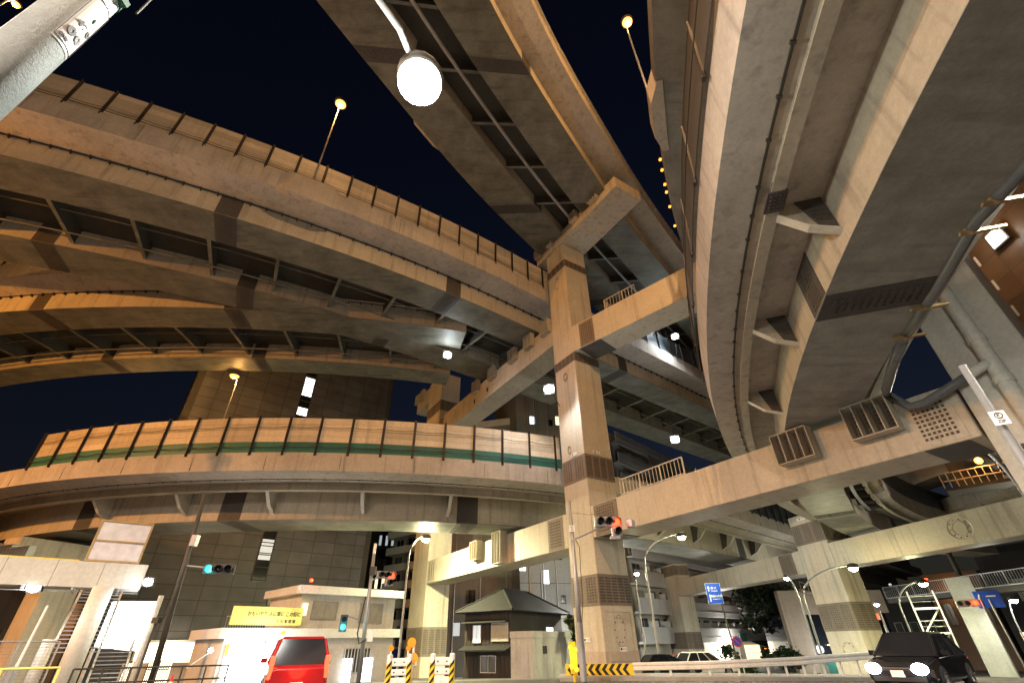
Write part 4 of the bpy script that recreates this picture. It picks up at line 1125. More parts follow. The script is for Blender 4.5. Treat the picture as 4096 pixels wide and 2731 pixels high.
# 5 flats on the right with long white balconies
AB0, AB1 = Vector((17.5, 78.5)), Vector((50.5, 113.5))
B = Block('balcony_flats', 'long block of flats with white balcony bands, right of the main pier', 'building', AB0, AB1, 16, -2.8, 33, 'white_wall')
for k in range(9):
    z = 5.0 + 3.7 * k - 3.7
    mm = MB().use('balcony_white')
    B.bx(mm, -1, B.L + .6, 1.5, 1.65, z, z + 1.75); B.bx(mm, -1, B.L + .6, .0, 1.65, z - .3, z); B.bx(mm, B.L + .45, B.L + .6, 0, 1.5, z, z + 1.75)
    B.bx(mm, -1, B.L + .6, 1.65, 1.7, z + .42, z + .5)
    mm.build('balcony', parent=B.root)
    if k == 8: continue
    for j in range(13):
        t = 1 + 3.6 * j
        if t > B.L - 2: break
        B.window(t, t + 2.3, z + 1.0, z + 2.9, ('glass_dark', 'glass_dim', 'curtain', 'glass_dark', 'glass_dim')[(j * 3 + k * 2) % 5], 'galv', 1)
        mm = MB().use('balcony_white'); B.bx(mm, t + 2.75, t + 2.85, 0, 1.5, z + .0, z + 2.6); mm.build('partition', parent=B.root)
t = B.t_at(20.2); B.part('shop_front', 'shop_warm', (t - 1.6, t + 2.4, .1, .2, -2.2, 1.0)); light('shop_light', B.p(t, 2.4, .2), 4500, (1, .93, .8), .8, B.root)
t = B.t_at(23.0); B.part('shop_front', 'win_warm', (t - 3.4, t + 4.2, .1, .2, -2.6, .4))
mm = MB().use('awning_green'); mm.prism([B.p(t - 4.4, 1.7, 1.0), B.p(t + 6.2, 1.7, 1.0), B.p(t + 6.2, 4.2, .1), B.p(t - 4.4, 4.2, .1)], [B.p(t - 4.4, 1.7, 1.1), B.p(t + 6.2, 1.7, 1.1), B.p(t + 6.2, 4.2, .2), B.p(t - 4.4, 4.2, .2)]); mm.build('awning', parent=B.root)
mm = MB().use('lens_small')
for k in range(14): mm.ball(B.p(t - 4 + .72 * k, 4.0, -.15), .09, 6, 4)
mm.build('string_light', parent=B.root)
t = B.t_at(16.3); B.part('lit_shop_sign', 'win_white', (t - .8, t + .8, 1.7, 1.95, .5, 1.8)); B.part('shop_front', 'win_white', (t - .6, t + .9, .1, .2, -2.5, -.2))
t = B.t_at(21.6); B.part('shop_sign', 'barrier_green', (t - 1.4, t + 1.6, 1.8, 1.95, 1.0, 2.3))

# 6 dark wooden house and grey shed
C0 = polar(-.7, 46); uL = Vector((-.85, .53, 0)).normalized(); vR = Vector((.53, .85, 0)).normalized()
zg = gz(0, 46) - .3
th = thing('wooden_house', 'old dark wooden house with hipped tile roof between frame column and main pier', 'house', (C0.x, C0.y, zg))
def hp(a, b, z): v = C0 + uL * a + vR * b; return Vector((v.x, v.y, z))
m = MB().use('wood_dark'); m.prism([hp(0, 0, zg), hp(4.9, 0, zg), hp(4.9, 9.6, zg), hp(0, 9.6, zg)], [hp(0, 0, 3.9), hp(4.9, 0, 3.9), hp(4.9, 9.6, 3.9), hp(0, 9.6, 3.9)])
for k in range(12): m.prism([hp(.2 + .4 * k, -.03, zg), hp(.24 + .4 * k, -.03, zg), hp(.24 + .4 * k, 0, zg), hp(.2 + .4 * k, 0, zg)], [hp(.2 + .4 * k, -.03, 3.7), hp(.24 + .4 * k, -.03, 3.7), hp(.24 + .4 * k, 0, 3.7), hp(.2 + .4 * k, 0, 3.7)])
m.build('wall', parent=th)
m = MB().use('roof_tile')
e = .65; zr, ze = 5.75, 3.85
c_ = [hp(-e, -e, ze), hp(4.9 + e, -e, ze), hp(4.9 + e, 9.6 + e, ze), hp(-e, 9.6 + e, ze)]; r0_, r1_ = hp(2.45, 2.6, zr), hp(2.45, 7.0, zr)
for f in ([c_[0], c_[1], r0_], [c_[1], c_[2], r1_, r0_], [c_[2], c_[3], r1_], [c_[3], c_[0], r0_, r1_]): m.face(f)
m.face([v - UP * .12 for v in c_])
for a, b in ((c_[0], r0_), (c_[1], r0_), (c_[2], r1_), (c_[3], r1_), (r0_, r1_)): m.tube([a, b], .11, 6)
for a, b in zip(c_, c_[1:] + c_[:1]): m.tube([a - UP * .06, b - UP * .06], .08, 6)
m.build('roof', parent=th)
m = MB().use('roof_tile')
m.prism([hp(-.1, -.02, 1.15), hp(4.9, -.02, 1.15), hp(4.9, -1.0, .85), hp(-.1, -1.0, .85)], [hp(-.1, -.02, 1.25), hp(4.9, -.02, 1.25), hp(4.9, -1.0, .95), hp(-.1, -1.0, .95)])
m.prism([hp(.2, -.02, 3.1), hp(4.9, -.02, 3.1), hp(4.9, -.6, 2.9), hp(.2, -.6, 2.9)], [hp(.2, -.02, 3.16), hp(4.9, -.02, 3.16), hp(4.9, -.6, 2.96), hp(.2, -.6, 2.96)]); m.build('lean_to_roof', parent=th)
def hwin(a0, a1, z0, z1, g, onleft=True):
    f = lambda a, o, z: hp(a, -o, z) if onleft else hp(-o, a, z)
    m = MB().use('galv')
    for q in ((a0 - .06, a1 + .06, z1, z1 + .06), (a0 - .06, a1 + .06, z0 - .06, z0), (a0 - .06, a0, z0, z1), (a1, a1 + .06, z0, z1), ((a0 + a1) / 2 - .02, (a0 + a1) / 2 + .02, z0, z1)):
        m.prism([f(q[0], .0, q[2]), f(q[1], .0, q[2]), f(q[1], .08, q[2]), f(q[0], .08, q[2])], [f(q[0], .0, q[3]), f(q[1], .0, q[3]), f(q[1], .08, q[3]), f(q[0], .08, q[3])])
    w = m.build('window', parent=th)
    m = MB().use(g); m.prism([f(a0, .035, z0), f(a1, .035, z0), f(a1, .05, z0), f(a0, .05, z0)], [f(a0, .035, z1), f(a1, .035, z1), f(a1, .05, z1), f(a0, .05, z1)]); m.build('pane', parent=w)
hwin(.25, 1.9, 1.6, 2.85, 'curtain'); hwin(3.1, 3.9, 1.5, 2.75, 'win_dim'); hwin(6.2, 7.6, 1.55, 2.6, 'win_white', False); hwin(1.5, 3.0, -.6, .5, 'glass_dim')
ts = thing('concrete_shed', 'small flat roofed grey concrete shed in front of the dark house', 'shed', polar(1.6, 40, -1))
S0 = polar(1.6, 40)
def sp_(a, b, z): v = S0 + uL * a + vR * b; return Vector((v.x, v.y, z))
m = MB().use('shed_wall'); m.prism([sp_(0, 0, -1.2), sp_(1.9, 0, -1.2), sp_(1.9, 7.5, -1.2), sp_(0, 7.5, -1.2)], [sp_(0, 0, 2.1), sp_(1.9, 0, 2.1), sp_(1.9, 7.5, 2.1), sp_(0, 7.5, 2.1)]); m.build('wall', parent=ts)
m = MB().use('shed_wall')
lo = [sp_(-.05, -.05, 1.72), sp_(1.95, -.05, 1.72), sp_(1.95, 7.55, 1.72), sp_(-.05, 7.55, 1.72)]; m.prism(lo, [v + UP * .42 for v in lo]); m.build('parapet', parent=ts)
m = MB().use('galv'); m.prism([sp_(.35, -.03, -1), sp_(1.15, -.03, -1), sp_(1.15, 0, -1), sp_(.35, 0, -1)], [sp_(.35, -.03, .85), sp_(1.15, -.03, .85), sp_(1.15, 0, .85), sp_(.35, 0, .85)]); m.build('door', parent=ts)
m = MB().use('black'); m.prism([sp_(-.03, 1.5, .7), sp_(-.03, 2.1, .7), sp_(0, 2.1, .7), sp_(0, 1.5, .7)], [sp_(-.03, 1.5, 1.2), sp_(-.03, 2.1, 1.2), sp_(0, 2.1, 1.2), sp_(0, 1.5, 1.2)]); m.build('vent', parent=ts)

# 7 police box
K0 = Vector((-16.6, 40.1)); KV = Vector((.70, .714)).normalized()
a_ = K0 - KV * 4.7; b_ = K0 + KV * 8.6
B = Block('police_box', 'white two storey police box with yellow slogan board on its roof', 'police box', a_, b_, 6.5, -1.4, 1.95, 'white_wall')
KB = B
B.part('canopy', 'white_paint', (-.5, B.L + .3, -6.5, .55, 1.95, 2.55))
o_ = 4.7
B.part('upper_storey', 'white_wall', (o_ + .1, B.L - .1, -6.3, -.15, 2.55, 4.85))
B.part('roof_slab', 'white_paint', (o_ - .45, B.L + .5, -6.6, .5, 4.85, 5.4))
mm = MB().use('galv')
for k in range(30): B.bx(mm, -.3 + .165 * k, -.27 + .165 * k, .3, .33, 2.55, 3.2)
B.bx(mm, -.35, o_ + .3, .28, .34, 3.2, 3.26)
mm.build('roof_railing', parent=B.root)
bd = B.part('slogan_board', 'sign_yellow', (-.1, o_ + .15, .36, .44, 2.72, 3.85))
cx_ = o_ / 2 + .45
text('slogan_lettering', 'おもいやり 人に車に この街に', .325, 'ink', B.p(cx_, .445, 3.4), B.u, UP, bd, .003, sx=.86)
text('slogan_lettering', '久 松 警 察 署', .23, 'ink', B.p(cx_ + .9, .445, 2.95), B.u, UP, bd, .003)
text('facade_lettering', '警視庁久松警察署箱崎交番', .26, 'ink', B.p(4.2, .012, 1.72), B.u, UP, B.root, .004)
mm = MB().use('yellow')
st_ = []
for k in range(10):
    r_ = .2 if k % 2 == 0 else .09; st_.append(B.p(3.6, .56, 2.26) + B.u * (r_ * math.sin(PI * k / 5)) + UP * (r_ * math.cos(PI * k / 5)))
mm.ext(st_, B.n * .03); mm.build('star_emblem', parent=B.root)
def upwin(t0, t1, z0, z1, g):
    old = B.a; B.a = B.a - B.n * .15
    f = B.window(t0, t1, z0, z1, g, 'galv', 1); B.a = old; return f
upwin(o_ + 1.1, o_ + 3.1, 3.2, 4.35, 'curtain'); upwin(o_ + 5.2, o_ + 7.3, 3.0, 4.35, 'curtain')
for t_ in (5.2,): B.part('lit_sign', 'win_warm', (o_ + .25, o_ + .6, -.14, .05, 3.4, 4.2))
for q in ((.3, 1.7), (1.9, 3.5), (3.7, 4.4)): B.window(q[0], q[1], -1.0, 1.45, 'panel_white', 'white_paint', 1)
for q in ((6.1, 7.3), (9.0, 11.2)):
    B.window(q[0], q[1], -.3, 1.2, 'glass_dim', 'galv', 1)
    mm = MB().use('white_paint')
    for k in range(9): t = q[0] + (q[1] - q[0]) * k / 8; B.bx(mm, t - .02, t + .02, .1, .14, -.35, 1.25)
    mm.build('window_bars', parent=B.root)
for q in (8.8, 10.6): B.part('lit_notice_board', 'win_white', (q, q + .8, .3, .36, -1.0, .6))
B.part('warning_lamp', 'lens_amber', (.25, .4, .02, .12, .95, 1.6))
mm = MB().use('lens_red'); mm.ball(B.p(o_ + .35, .3, 5.75), .13, 10, 8); mm.use('steel_dark'); mm.tube([B.p(o_ + .35, .3, 5.4), B.p(o_ + .35, .3, 5.68)], .04, 6); mm.build('red_lamp', parent=B.root)
mm = MB().use('lens_cool'); mm.ball(B.p(-.9, .9, 1.3), .14, 10, 8); mm.use('white_paint'); mm.tube([B.p(-2.0, .9, .4), B.p(-.9, .9, 1.22)], .04, 6); mm.build('lamp', parent=B.root)
light('police_box_light', B.p(2.2, 1.2, 1.2), 900, (1, .98, .95), .6, B.root)
light('red_lamp_light', B.p(o_ + .35, .6, 5.8), 40, (1, .12, .05), .1, B.root)
# fence wall, vending wall left of it
B = Block('fence_wall', 'grey concrete fence wall with barred openings below the tiled tower', 'wall', polar(-35.5, 52), polar(-28.9, 49), .25, -1.8, .55, 'shed_wall')
for q0, q1 in ((1.9, 3.6), (.2, 1.2)):
    B.part('lit_opening', 'shop_warm', (q0, q1, .003, .02, -1.5, .55))
    mm = MB().use('steel_dark')
    for k in range(int((q1 - q0) / .12)): B.bx(mm, q0 + .12 * k, q0 + .12 * k + .05, .05, .1, -1.6, .7)
    B.bx(mm, q0, q1, .05, .1, .1, .16); mm.build('bars', parent=B.root)

# 8 dark and brown masses at far left, below the footbridge
B = Block('brick_building', 'brown building with an orange lit wall strip behind the left footbridge', 'building', polar(-52, 62), polar(-38.9, 66), 14, -2.2, 9.5, 'dark_wall')
t = B.t_at(-41.0); B.part('lit_wall_strip', 'brick_brown', (t - 1.0, t + 1.4, 0, .2, -2, 5.2)); 
light('wall_lamp', B.p(t + .2, 1.6, 4.0), 260, SO, .2, B.root)
for k in range(5):
    t = B.t_at(-50 + 1.7 * k); B.window(t - .8, t + .8, 1.0, 3.0, 'glass_dim', 'steel_dark', 1)

# 9 brown tiled tower at the right edge with a square lamp in its wall
B = Block('brown_tower', 'brown tiled tower with a square wall lamp at the right edge', 'building', polar(53.6, 40), polar(86, 30), 20, -1, 60, 'tile_brown', uvwall=True)
t = B.t_at(56.4); z = B.z_at(56.4, 29.3)
lb = B.part('square_lamp', 'steel_dark', (t - .62, t + .62, .02, .35, z - .62, z + .62)); B.part('lens', 'panel_white', (t - .52, t + .52, .35, .37, z - .52, z + .52), parent=lb)
light('square_lamp_light', B.p(t, .9, z), 160, (1, .93, .8), .4, B.root)
for k in range(5):
    B.part('wall_slot', 'pier_white', (.25, .38, .0, .06, 24.5 - 2.1 * k, 25.3 - 2.1 * k))  # pale colour stands in for light in the slots

# 10 concrete frame building far right with stair
B = Block('concrete_portal', 'pinkish concrete portal with dark glazed opening and outside stair, far right', 'building', polar(26.3, 86), polar(34.6, 92), 8, -3, 4.2, 'glass_dark')
B.part('frame', 'pink_concrete', (0, 2.8, .02, 1.2, -3, 7.2), (2.8, B.L, .02, 1.2, 4.2, 7.0), (10.2, 12.2, .02, 1.2, -3, 4.2))
B.part('led_strip', 'led_strip', (5.0, 8.8, .3, .4, .5, .62), (8.8, 8.95, .3, .4, -2.8, .62), (-3.0, 0, .3, .4, -.4, -.28))
B.part('advert_screen', 'win_dim', (6.0, 6.5, .1, .2, .8, 3.6))
mm = MB().use('pink_concrete')
mm.prism([B.p(3, 1.4, 7.0), B.p(3, 2.4, 7.0), B.p(12, 2.4, 3.6), B.p(12, 1.4, 3.6)], [B.p(3, 1.4, 7.3), B.p(3, 2.4, 7.3), B.p(12, 2.4, 3.9), B.p(12, 1.4, 3.9)])
mm.tube([B.p(3, 2.4, 8.2), B.p(12, 2.4, 4.8)], .05, 6)
for k in range(10): mm.tube([B.p(3 + k, 2.4, 7.2 - .378 * k), B.p(3 + k, 2.4, 8.2 - .378 * k)], .03, 5)
mm.build('outside_stair', parent=B.root)
B.part('lit_green_panel', 'barrier_green', (3.2, 5.4, 1.3, 1.5, -2.6, -1.0)); light('portal_light', B.p(5, 2.5, .0), 500, (.9, .95, 1), .5, B.root)
# 11 dark city blocks at far right
B = Block('dark_city_block', 'dark block with small white framed windows behind the second pier column', 'building', polar(33.5, 108), polar(38.2, 104), 12, -3, 7.5, 'dark_wall')
for k in range(4):
    for j in range(2): B.window(1 + 2.2 * k, 2 + 2.2 * k, -1.5 + 3 * j, .2 + 3 * j, 'win_dim' if k == 2 and j == 0 else 'glass_dim', 'galv', 0)
B = Block('brick_building', 'brick coloured low building behind the white stair tower', 'building', polar(38.3, 98), polar(42, 96), 12, -3, 9, 'brick_brown')
for k in range(3): B.window(1 + 2.0 * k, 1.9 + 2.0 * k, 2.6, 5.2, 'win_warm' if k == 1 else 'glass_dim', 'steel_dark', 1)
light('wall_lamp', B.p(3, 1.2, 6.5), 200, SO, .2, B.root)
B = Block('dark_city_block', 'long dark block with a row of barred windows at the far right edge', 'building', polar(42.3, 92), polar(58, 80), 12, -3, 11, 'dark_wall')
for k in range(11): B.window(.8 + 2.1 * k, 2.4 + 2.1 * k, 4.8, 7.2, ('glass_dim', 'curtain', 'glass_dim', 'win_dim')[k % 4], 'steel_dark', 3); B.window(.8 + 2.1 * k, 2.2 + 2.1 * k, -.4, 1.6, ('win_warm', 'glass_dim', 'glass_dark', 'win_dim', 'glass_dim')[k % 5], 'steel_dark', 1)  # lit panes added so the far right is less dark
B.part('lit_shop', 'win_warm', (9, 11, .05, .15, -1.5, .4))

# ================================================================== footbridges
t = thing('footbridge', 'pale panelled footbridge with round column and stairs at lower left', 'footbridge', polar(-38.9, 36, gz(-22, 28)))
FA, FB = polar(-66, 41), polar(-36.3, 36.2); fu = (FB - FA).normalized(); fn = Vector((fu.y, -fu.x, 0)); fn = fn if fn.dot(-FA) > 0 else -fn; FL = (FB - FA).length
def fp_(s, o, z): v = FA + fu * s + fn * o; return Vector((v.x, v.y, z))
def fbx(m, s0, s1, o0, o1, z0, z1): return m.prism([fp_(s0, o0, z0), fp_(s1, o0, z0), fp_(s1, o1, z0), fp_(s0, o1, z0)], [fp_(s0, o0, z1), fp_(s1, o0, z1), fp_(s1, o1, z1), fp_(s0, o1, z1)])
m = MB().use('pier_white')
k = FL
while k > 0: fbx(m, max(0, k - 2.0) + .012, k - .012, 0, .05, 4.25, 5.5); k -= 2.0
m.build('side_panel', parent=t)
m = MB().use('pier'); fbx(m, 0, FL, -2.4, -.01, 4.3, 4.55); fbx(m, 0, FL - .2, -.06, 0, 4.55, 5.45); m.build('deck', parent=t)
m = MB().use('yellow'); fbx(m, 0, FL - 3.2, -.06, .04, 5.5, 5.56); m.build('hand_rail', parent=t)
m = MB().use('galv')
fbx(m, 0, FL, -.5, -.45, 4.05, 4.1)
for k in range(8): fbx(m, FL - 1 - 2 * k, FL - .9 - 2 * k, -2.2, 0, 4.1, 4.3)
m.build('cable_tray', parent=t)
pc_ = polar(-38.9, 35.6)
m = MB().use('pier_white'); m.tube([Vector((pc_.x, pc_.y, -1.2)), Vector((pc_.x, pc_.y, 4.28))], .47, 28); m.build('column', parent=t, smooth=True)
pc2 = polar(-40.9, 36.6); m = MB().use('pier_white'); m.tube([Vector((pc2.x, pc2.y, -1.2)), Vector((pc2.x, pc2.y, 1.9))], .28, 20); m.build('column', parent=t, smooth=True)
# stairs: upper flight behind the round column, lower flight to the right of it
def flight(p0, p1, w, n, wd, name):
    m = MB().use('pier_white')
    p0 = Vector(p0); p1 = Vector(p1)
    for sgn in (-1, 1):
        a = p0 + wd * (w / 2 * sgn); b = p1 + wd * (w / 2 * sgn)
        m.prism([a - wd * .05, a + wd * .05, b + wd * .05, b - wd * .05], [v + UP * .42 for v in (a - wd * .05, a + wd * .05, b + wd * .05, b - wd * .05)])
    m.build('stringer', parent=t)
    m = MB().use('galv')
    for k in range(n):
        c = p0.lerp(p1, (k + .5) / n) + UP * .25; dd = (p1 - p0); dd.z = 0; dd.normalize()
        m.box(c, (w - .1, .26, .045), (wd, dd, UP))
    m.build('step', parent=t)
s0_ = polar(-38.9, 41); flight(Vector((s0_.x, s0_.y, 4.1)), Vector((s0_.x, s0_.y, 0)) + (-fn) * -4.2 + UP * 1.0, 2.0, 16, fu, 'upper')
s1_ = polar(-36.4, 40); flight(Vector((s1_.x, s1_.y, 1.5)), Vector((s1_.x, s1_.y, 0)) + fn * 4.4 + UP * -1.1, 1.5, 14, fu, 'lower')
m = MB().use('rust'); sa_, sb_ = FL - 3.0, FL - .5
for q in (sa_, sb_ - .1): fbx(m, q, q + .1, -.04, .08, 5.5, 7.7)
for z in (5.52, 6.55, 7.6): fbx(m, sa_ + .1, sb_ - .1, -.04, .08, z, z + .09)
m.build('screen_frame', parent=t)
m = MB().use('poly_panel'); fbx(m, sa_ + .1, sb_ - .1, 0, .02, 5.62, 6.55); fbx(m, sa_ + .1, sb_ - .1, 0, .02, 6.64, 7.6); m.build('screen_pane', parent=t)
p_ = polar(-43.4, 36.6, el_z(36.6, 4.35)); flood('white floodlight under the left footbridge beam', p_, p_ + Vector((.3, -1, -.6)), 300, p_ + Vector((0, .4, .3)), r=.3)
p_ = polar(-35.9, 35.6, el_z(35.6, 5.1)); flood('white floodlight at the free end of the left footbridge', p_, p_ + Vector((.2, -1, -.3)), 300, p_ + Vector((-.3, .6, .1)), r=.24)
# backlit panel by the stairs
t = thing('lit_panel', 'glowing white advertising panel beside the footbridge stairs', 'lit panel', polar(-36.2, 44, -1))
a_, b_ = polar(-37.9, 43.5), polar(-34.5, 43.5)
m = MB().use('panel_white'); m.prism([a_ + UP * 1.55, b_ + UP * 1.3, b_ + (b_.normalized() * .12) + UP * 1.3, a_ + (a_.normalized() * .12) + UP * 1.55], [a_ + UP * 4.1, b_ + UP * 4.15, b_ + (b_.normalized() * .12) + UP * 4.15, a_ + (a_.normalized() * .12) + UP * 4.1]); m.build('panel', parent=t)
m = MB().use('pier_white'); m.tube([b_ + UP * -1.2, b_ + UP * 4.5], .16, 8); m.tube([a_ + UP * -1.2, a_ + UP * 1.5], .1, 8); m.build('leg', parent=t)
light('panel_light', (a_ + b_) / 2 * .97 + UP * 2.8, 180, (.95, 1, .97), .8, t)
# right hand footbridge, dark
t = thing('footbridge', 'dark railed footbridge spanning the road at far right', 'footbridge', polar(40, 80, -2))
GA, GB = polar(35.2, 84), polar(54, 62); gu = (GB - GA).normalized(); gn = Vector((gu.y, -gu.x, 0)); gn = gn if gn.dot(-GA) > 0 else -gn; GL = (GB - GA).length
def gp_(s, o, z): v = GA + gu * s + gn * o; return Vector((v.x, v.y, z))
def gbx(m, s0, s1, o0, o1, z0, z1): return m.prism([gp_(s0, o0, z0), gp_(s1, o0, z0), gp_(s1, o1, z0), gp_(s0, o1, z0)], [gp_(s0, o0, z1), gp_(s1, o0, z1), gp_(s1, o1, z1), gp_(s0, o1, z1)])
m = MB().use('girder_dark'); gbx(m, 0, GL, -2.5, 0, 5.0, 5.6); m.build('deck', parent=t)
m = MB().use('galv')
gbx(m, 0, GL, 0, .06, 5.5, 5.6); gbx(m, 0, GL, 0, .06, 6.75, 6.82)
k = 0
while k < GL: gbx(m, k, k + .1, .0, .08, 5.6, 6.75); k += 2.4
k = 0
while k < GL: gbx(m, k, k + .03, .02, .05, 5.6, 6.75); k += .3
m.build('railing', parent=t)
for s_ in (GL * .32, GL * .62):
    m = MB().use('girder_dark'); gbx(m, s_, s_ + .35, -1.6, -1.2, 5.6, 9.5); gbx(m, s_, s_ + .35, -1.6, -1.2, -3, 5.0); m.build('leg', parent=t)
for s_, c_ in ((GL * .05, 'win_dim'), (GL * .23, 'lens_red')):
    m = MB().use(c_); gbx(m, s_, s_ + .3, .1, .25, 6.9, 7.1); m.build('lamp', parent=t)
# white stair tower
t = thing('stair_tower', 'white steel maintenance stair tower beyond the oncoming car', 'stair', polar(37.7, 70, -2.2))
c_ = polar(37.7, 70); x_ = Vector((math.cos(R_(37.7)), -math.sin(R_(37.7)), 0)); y_ = Vector((math.sin(R_(37.7)), math.cos(R_(37.7)), 0))
m = MB().use('white_paint')
for a in (-1.1, 1.1):
    for b in (0, 1.6): m.tube([c_ + x_ * a + y_ * b - UP * 2.2, c_ + x_ * a + y_ * b + UP * 5.4], .07, 6)
m.build('frame_post', parent=t)
m = MB().use('white_paint')
for z in (-.6, 1.6, 3.8): m.box(c_ + y_ * .8 + UP * z, (2.2, 1.6, .18), (x_, y_, UP)); m.box(c_ + UP * (z + 1.1), (2.2, .05, .05), (x_, y_, UP)); m.box(c_ + UP * (z + .6), (2.2, .03, .03), (x_, y_, UP))
for z in (-.6, 1.6): m.tube([c_ - x_ * 1.0 + y_ * .8 + UP * z, c_ + x_ * 1.0 + y_ * .8 + UP * (z + 2.2)], .09, 6)
m.build('landing', parent=t)
m = MB().use('pier_white'); m.use('shed_wall'); m.box(c_ + x_ * 3.6 + y_ * 2.5 + UP * 2, (2.0, 1.6, 9), (x_, y_, UP)); m.build('support_column', parent=t)
# walkway platform with orange lamp under the far decks
t = thing('inspection_walkway', 'railed inspection walkway lit orange below the far right deck', 'walkway', polar(45.8, 46, 8))
wc = polar(45.6, 46, el_z(46, 10.6)); wx = Vector((math.cos(R_(45)), -math.sin(R_(45)), 0)); wy = Vector((math.sin(R_(45)), math.cos(R_(45)), 0))
m = MB().use('girder_dark'); m.box(wc, (4.4, 1.8, .2), (wx, wy, UP)); m.box(wc + wy * 1.2 + UP * 1.6 - wx * .3, (2.6, .3, 3.4), (wx, wy, UP)); m.build('platform', parent=t)
m = MB().use('pink_concrete')
for z in (.55, 1.1): m.tube([wc - wx * 2.2 - wy * .9 + UP * z, wc + wx * 2.2 - wy * .9 + UP * z], .045, 6)
for k in range(12): m.tube([wc + wx * (-2.2 + .4 * k) - wy * .9 + UP * .1, wc + wx * (-2.2 + .4 * k) - wy * .9 + UP * 1.1], .03, 5)
for k in range(7):
    a = wc + wx * (2.2 + .45 * k) + UP * (.25 * k * 1.4); m.box(a, (.4, 1.2, .06), (wx, wy, UP)); m.tube([a - wy * .6, a - wy * .6 + UP * 1.1], .03, 5)
m.tube([wc + wx * 2.2 - wy * .6 + UP * 1.1, wc + wx * 5.2 - wy * .6 + UP * 3.4], .045, 6)
m.build('railing', parent=t)
m = MB().use('lens_sodium'); lp_ = Pd(3914, 1842, 45.2); m.ball(lp_, .24, 10, 8); m.build('lamp', parent=t, smooth=True); light('walkway_light', lp_ - wy * .5, 260, SO, .15, t)
fp5 = Pd(3982, 2050, 50); flood('greenish white floodlight below the far right deck', fp5, fp5 + Vector((-.5, -.7, -.5)), 500, fp5 + Vector((-.2, .5, .8)), 'lens_teal', (.5, 1, .85), .5)
m_ = thing('viaduct_deck', 'dark straight deck closing the view above the far right footbridge', 'viaduct', polar(47, 62, 11))
m = MB().use('cream'); qa, qb = polar(36, 92, 11.5), polar(60, 52, 10.2); qd = (qb - qa).normalized(); qn = Vector((qd.y, -qd.x, 0))
if qn.dot(-qa) < 0: qn = -qn
m.prism([qa, qb, qb - qn * 4, qa - qn * 4], [v + UP * 2 for v in (qa, qb, qb - qn * 4, qa - qn * 4)]); m.build('box_girder', parent=m_)
m = MB().use('concrete'); m.prism([v + UP * 2.02 + qn * 1.5 for v in (qa, qb)] + [v + UP * 2.02 - qn * 6 for v in (qb, qa)], [v + UP * 3.4 + qn * 1.5 for v in (qa, qb)] + [v + UP * 3.4 - qn * 6 for v in (qb, qa)]); m.build('deck_slab', parent=m_)

m_ = thing('viaduct_deck', 'unlit deck crossing behind the orange inspection walkway at far right', 'viaduct', polar(47, 64, 14))
qa, qb = polar(33, 92, 17.5), polar(60, 48, 14.2); qd = (qb - qa).normalized(); qn = Vector((qd.y, -qd.x, 0))
if qn.dot(-qa) < 0: qn = -qn
m = MB().use('cream'); m.prism([qa, qb, qb - qn * 4, qa - qn * 4], [v + UP * 1.8 for v in (qa, qb, qb - qn * 4, qa - qn * 4)]); m.build('box_girder', parent=m_)
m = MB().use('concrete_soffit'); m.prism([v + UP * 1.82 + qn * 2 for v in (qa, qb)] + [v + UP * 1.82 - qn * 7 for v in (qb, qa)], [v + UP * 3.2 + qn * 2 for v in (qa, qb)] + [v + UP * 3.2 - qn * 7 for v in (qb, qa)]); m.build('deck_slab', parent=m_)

# pier under the left end of the low deck
t = thing('viaduct_pier', 'pier head with finned brackets under the left end of the low deck', 'bridge pier', polar(-42, 44, -1.5))
c_ = PC.at(min((abs(math.degrees(math.atan2(*PC.at(q * .25, 1.2)[:2])) + 46), q * .25) for q in range(0, 200))[1], 1.2); th_ = math.atan2(c_.y - 94.63, c_.x + 20.89); ro = Vector((math.cos(th_), math.sin(th_), 0)); ta_ = UP.cross(ro)
m = MB().use('pier'); m.box(c_ - ro * 4.5 + UP * 8.3, (9, 2.4, 2.2), (ro, ta_, UP)); m.build('pier_head', parent=t)
m = MB().use('pier'); m.box(c_ - ro * 4.5 + UP * 2.6, (2.6, 2.2, 8.6), (ro, ta_, UP)); m.build('column', parent=t)
for k, q in enumerate((1.5, 0, -1.5)):
    m = MB().use('galv')
    cc = c_ + ro * 1.52 + ta_ * 0
    for i in range(8): m.box(c_ + ro * .3 + ta_ * (-3.4 + .42 * i + 2.6 * (k - 1) + 2.0) + UP * (8.4 - .3 * k), (.5, .05, 1.1), (ro, ta_, UP))
    m.box(c_ + ro * .3 + ta_ * (-3.4 + .42 * 3.5 + 2.6 * (k - 1) + 2.0) + UP * (8.98 - .3 * k), (.55, 3.1, .05), (ro, ta_, UP)); m.box(c_ + ro * .3 + ta_ * (-3.4 + .42 * 3.5 + 2.6 * (k - 1) + 2.0) + UP * (7.85 - .3 * k), (.55, 3.1, .05), (ro, ta_, UP))
    m.build('restrainer_bracket', parent=t)

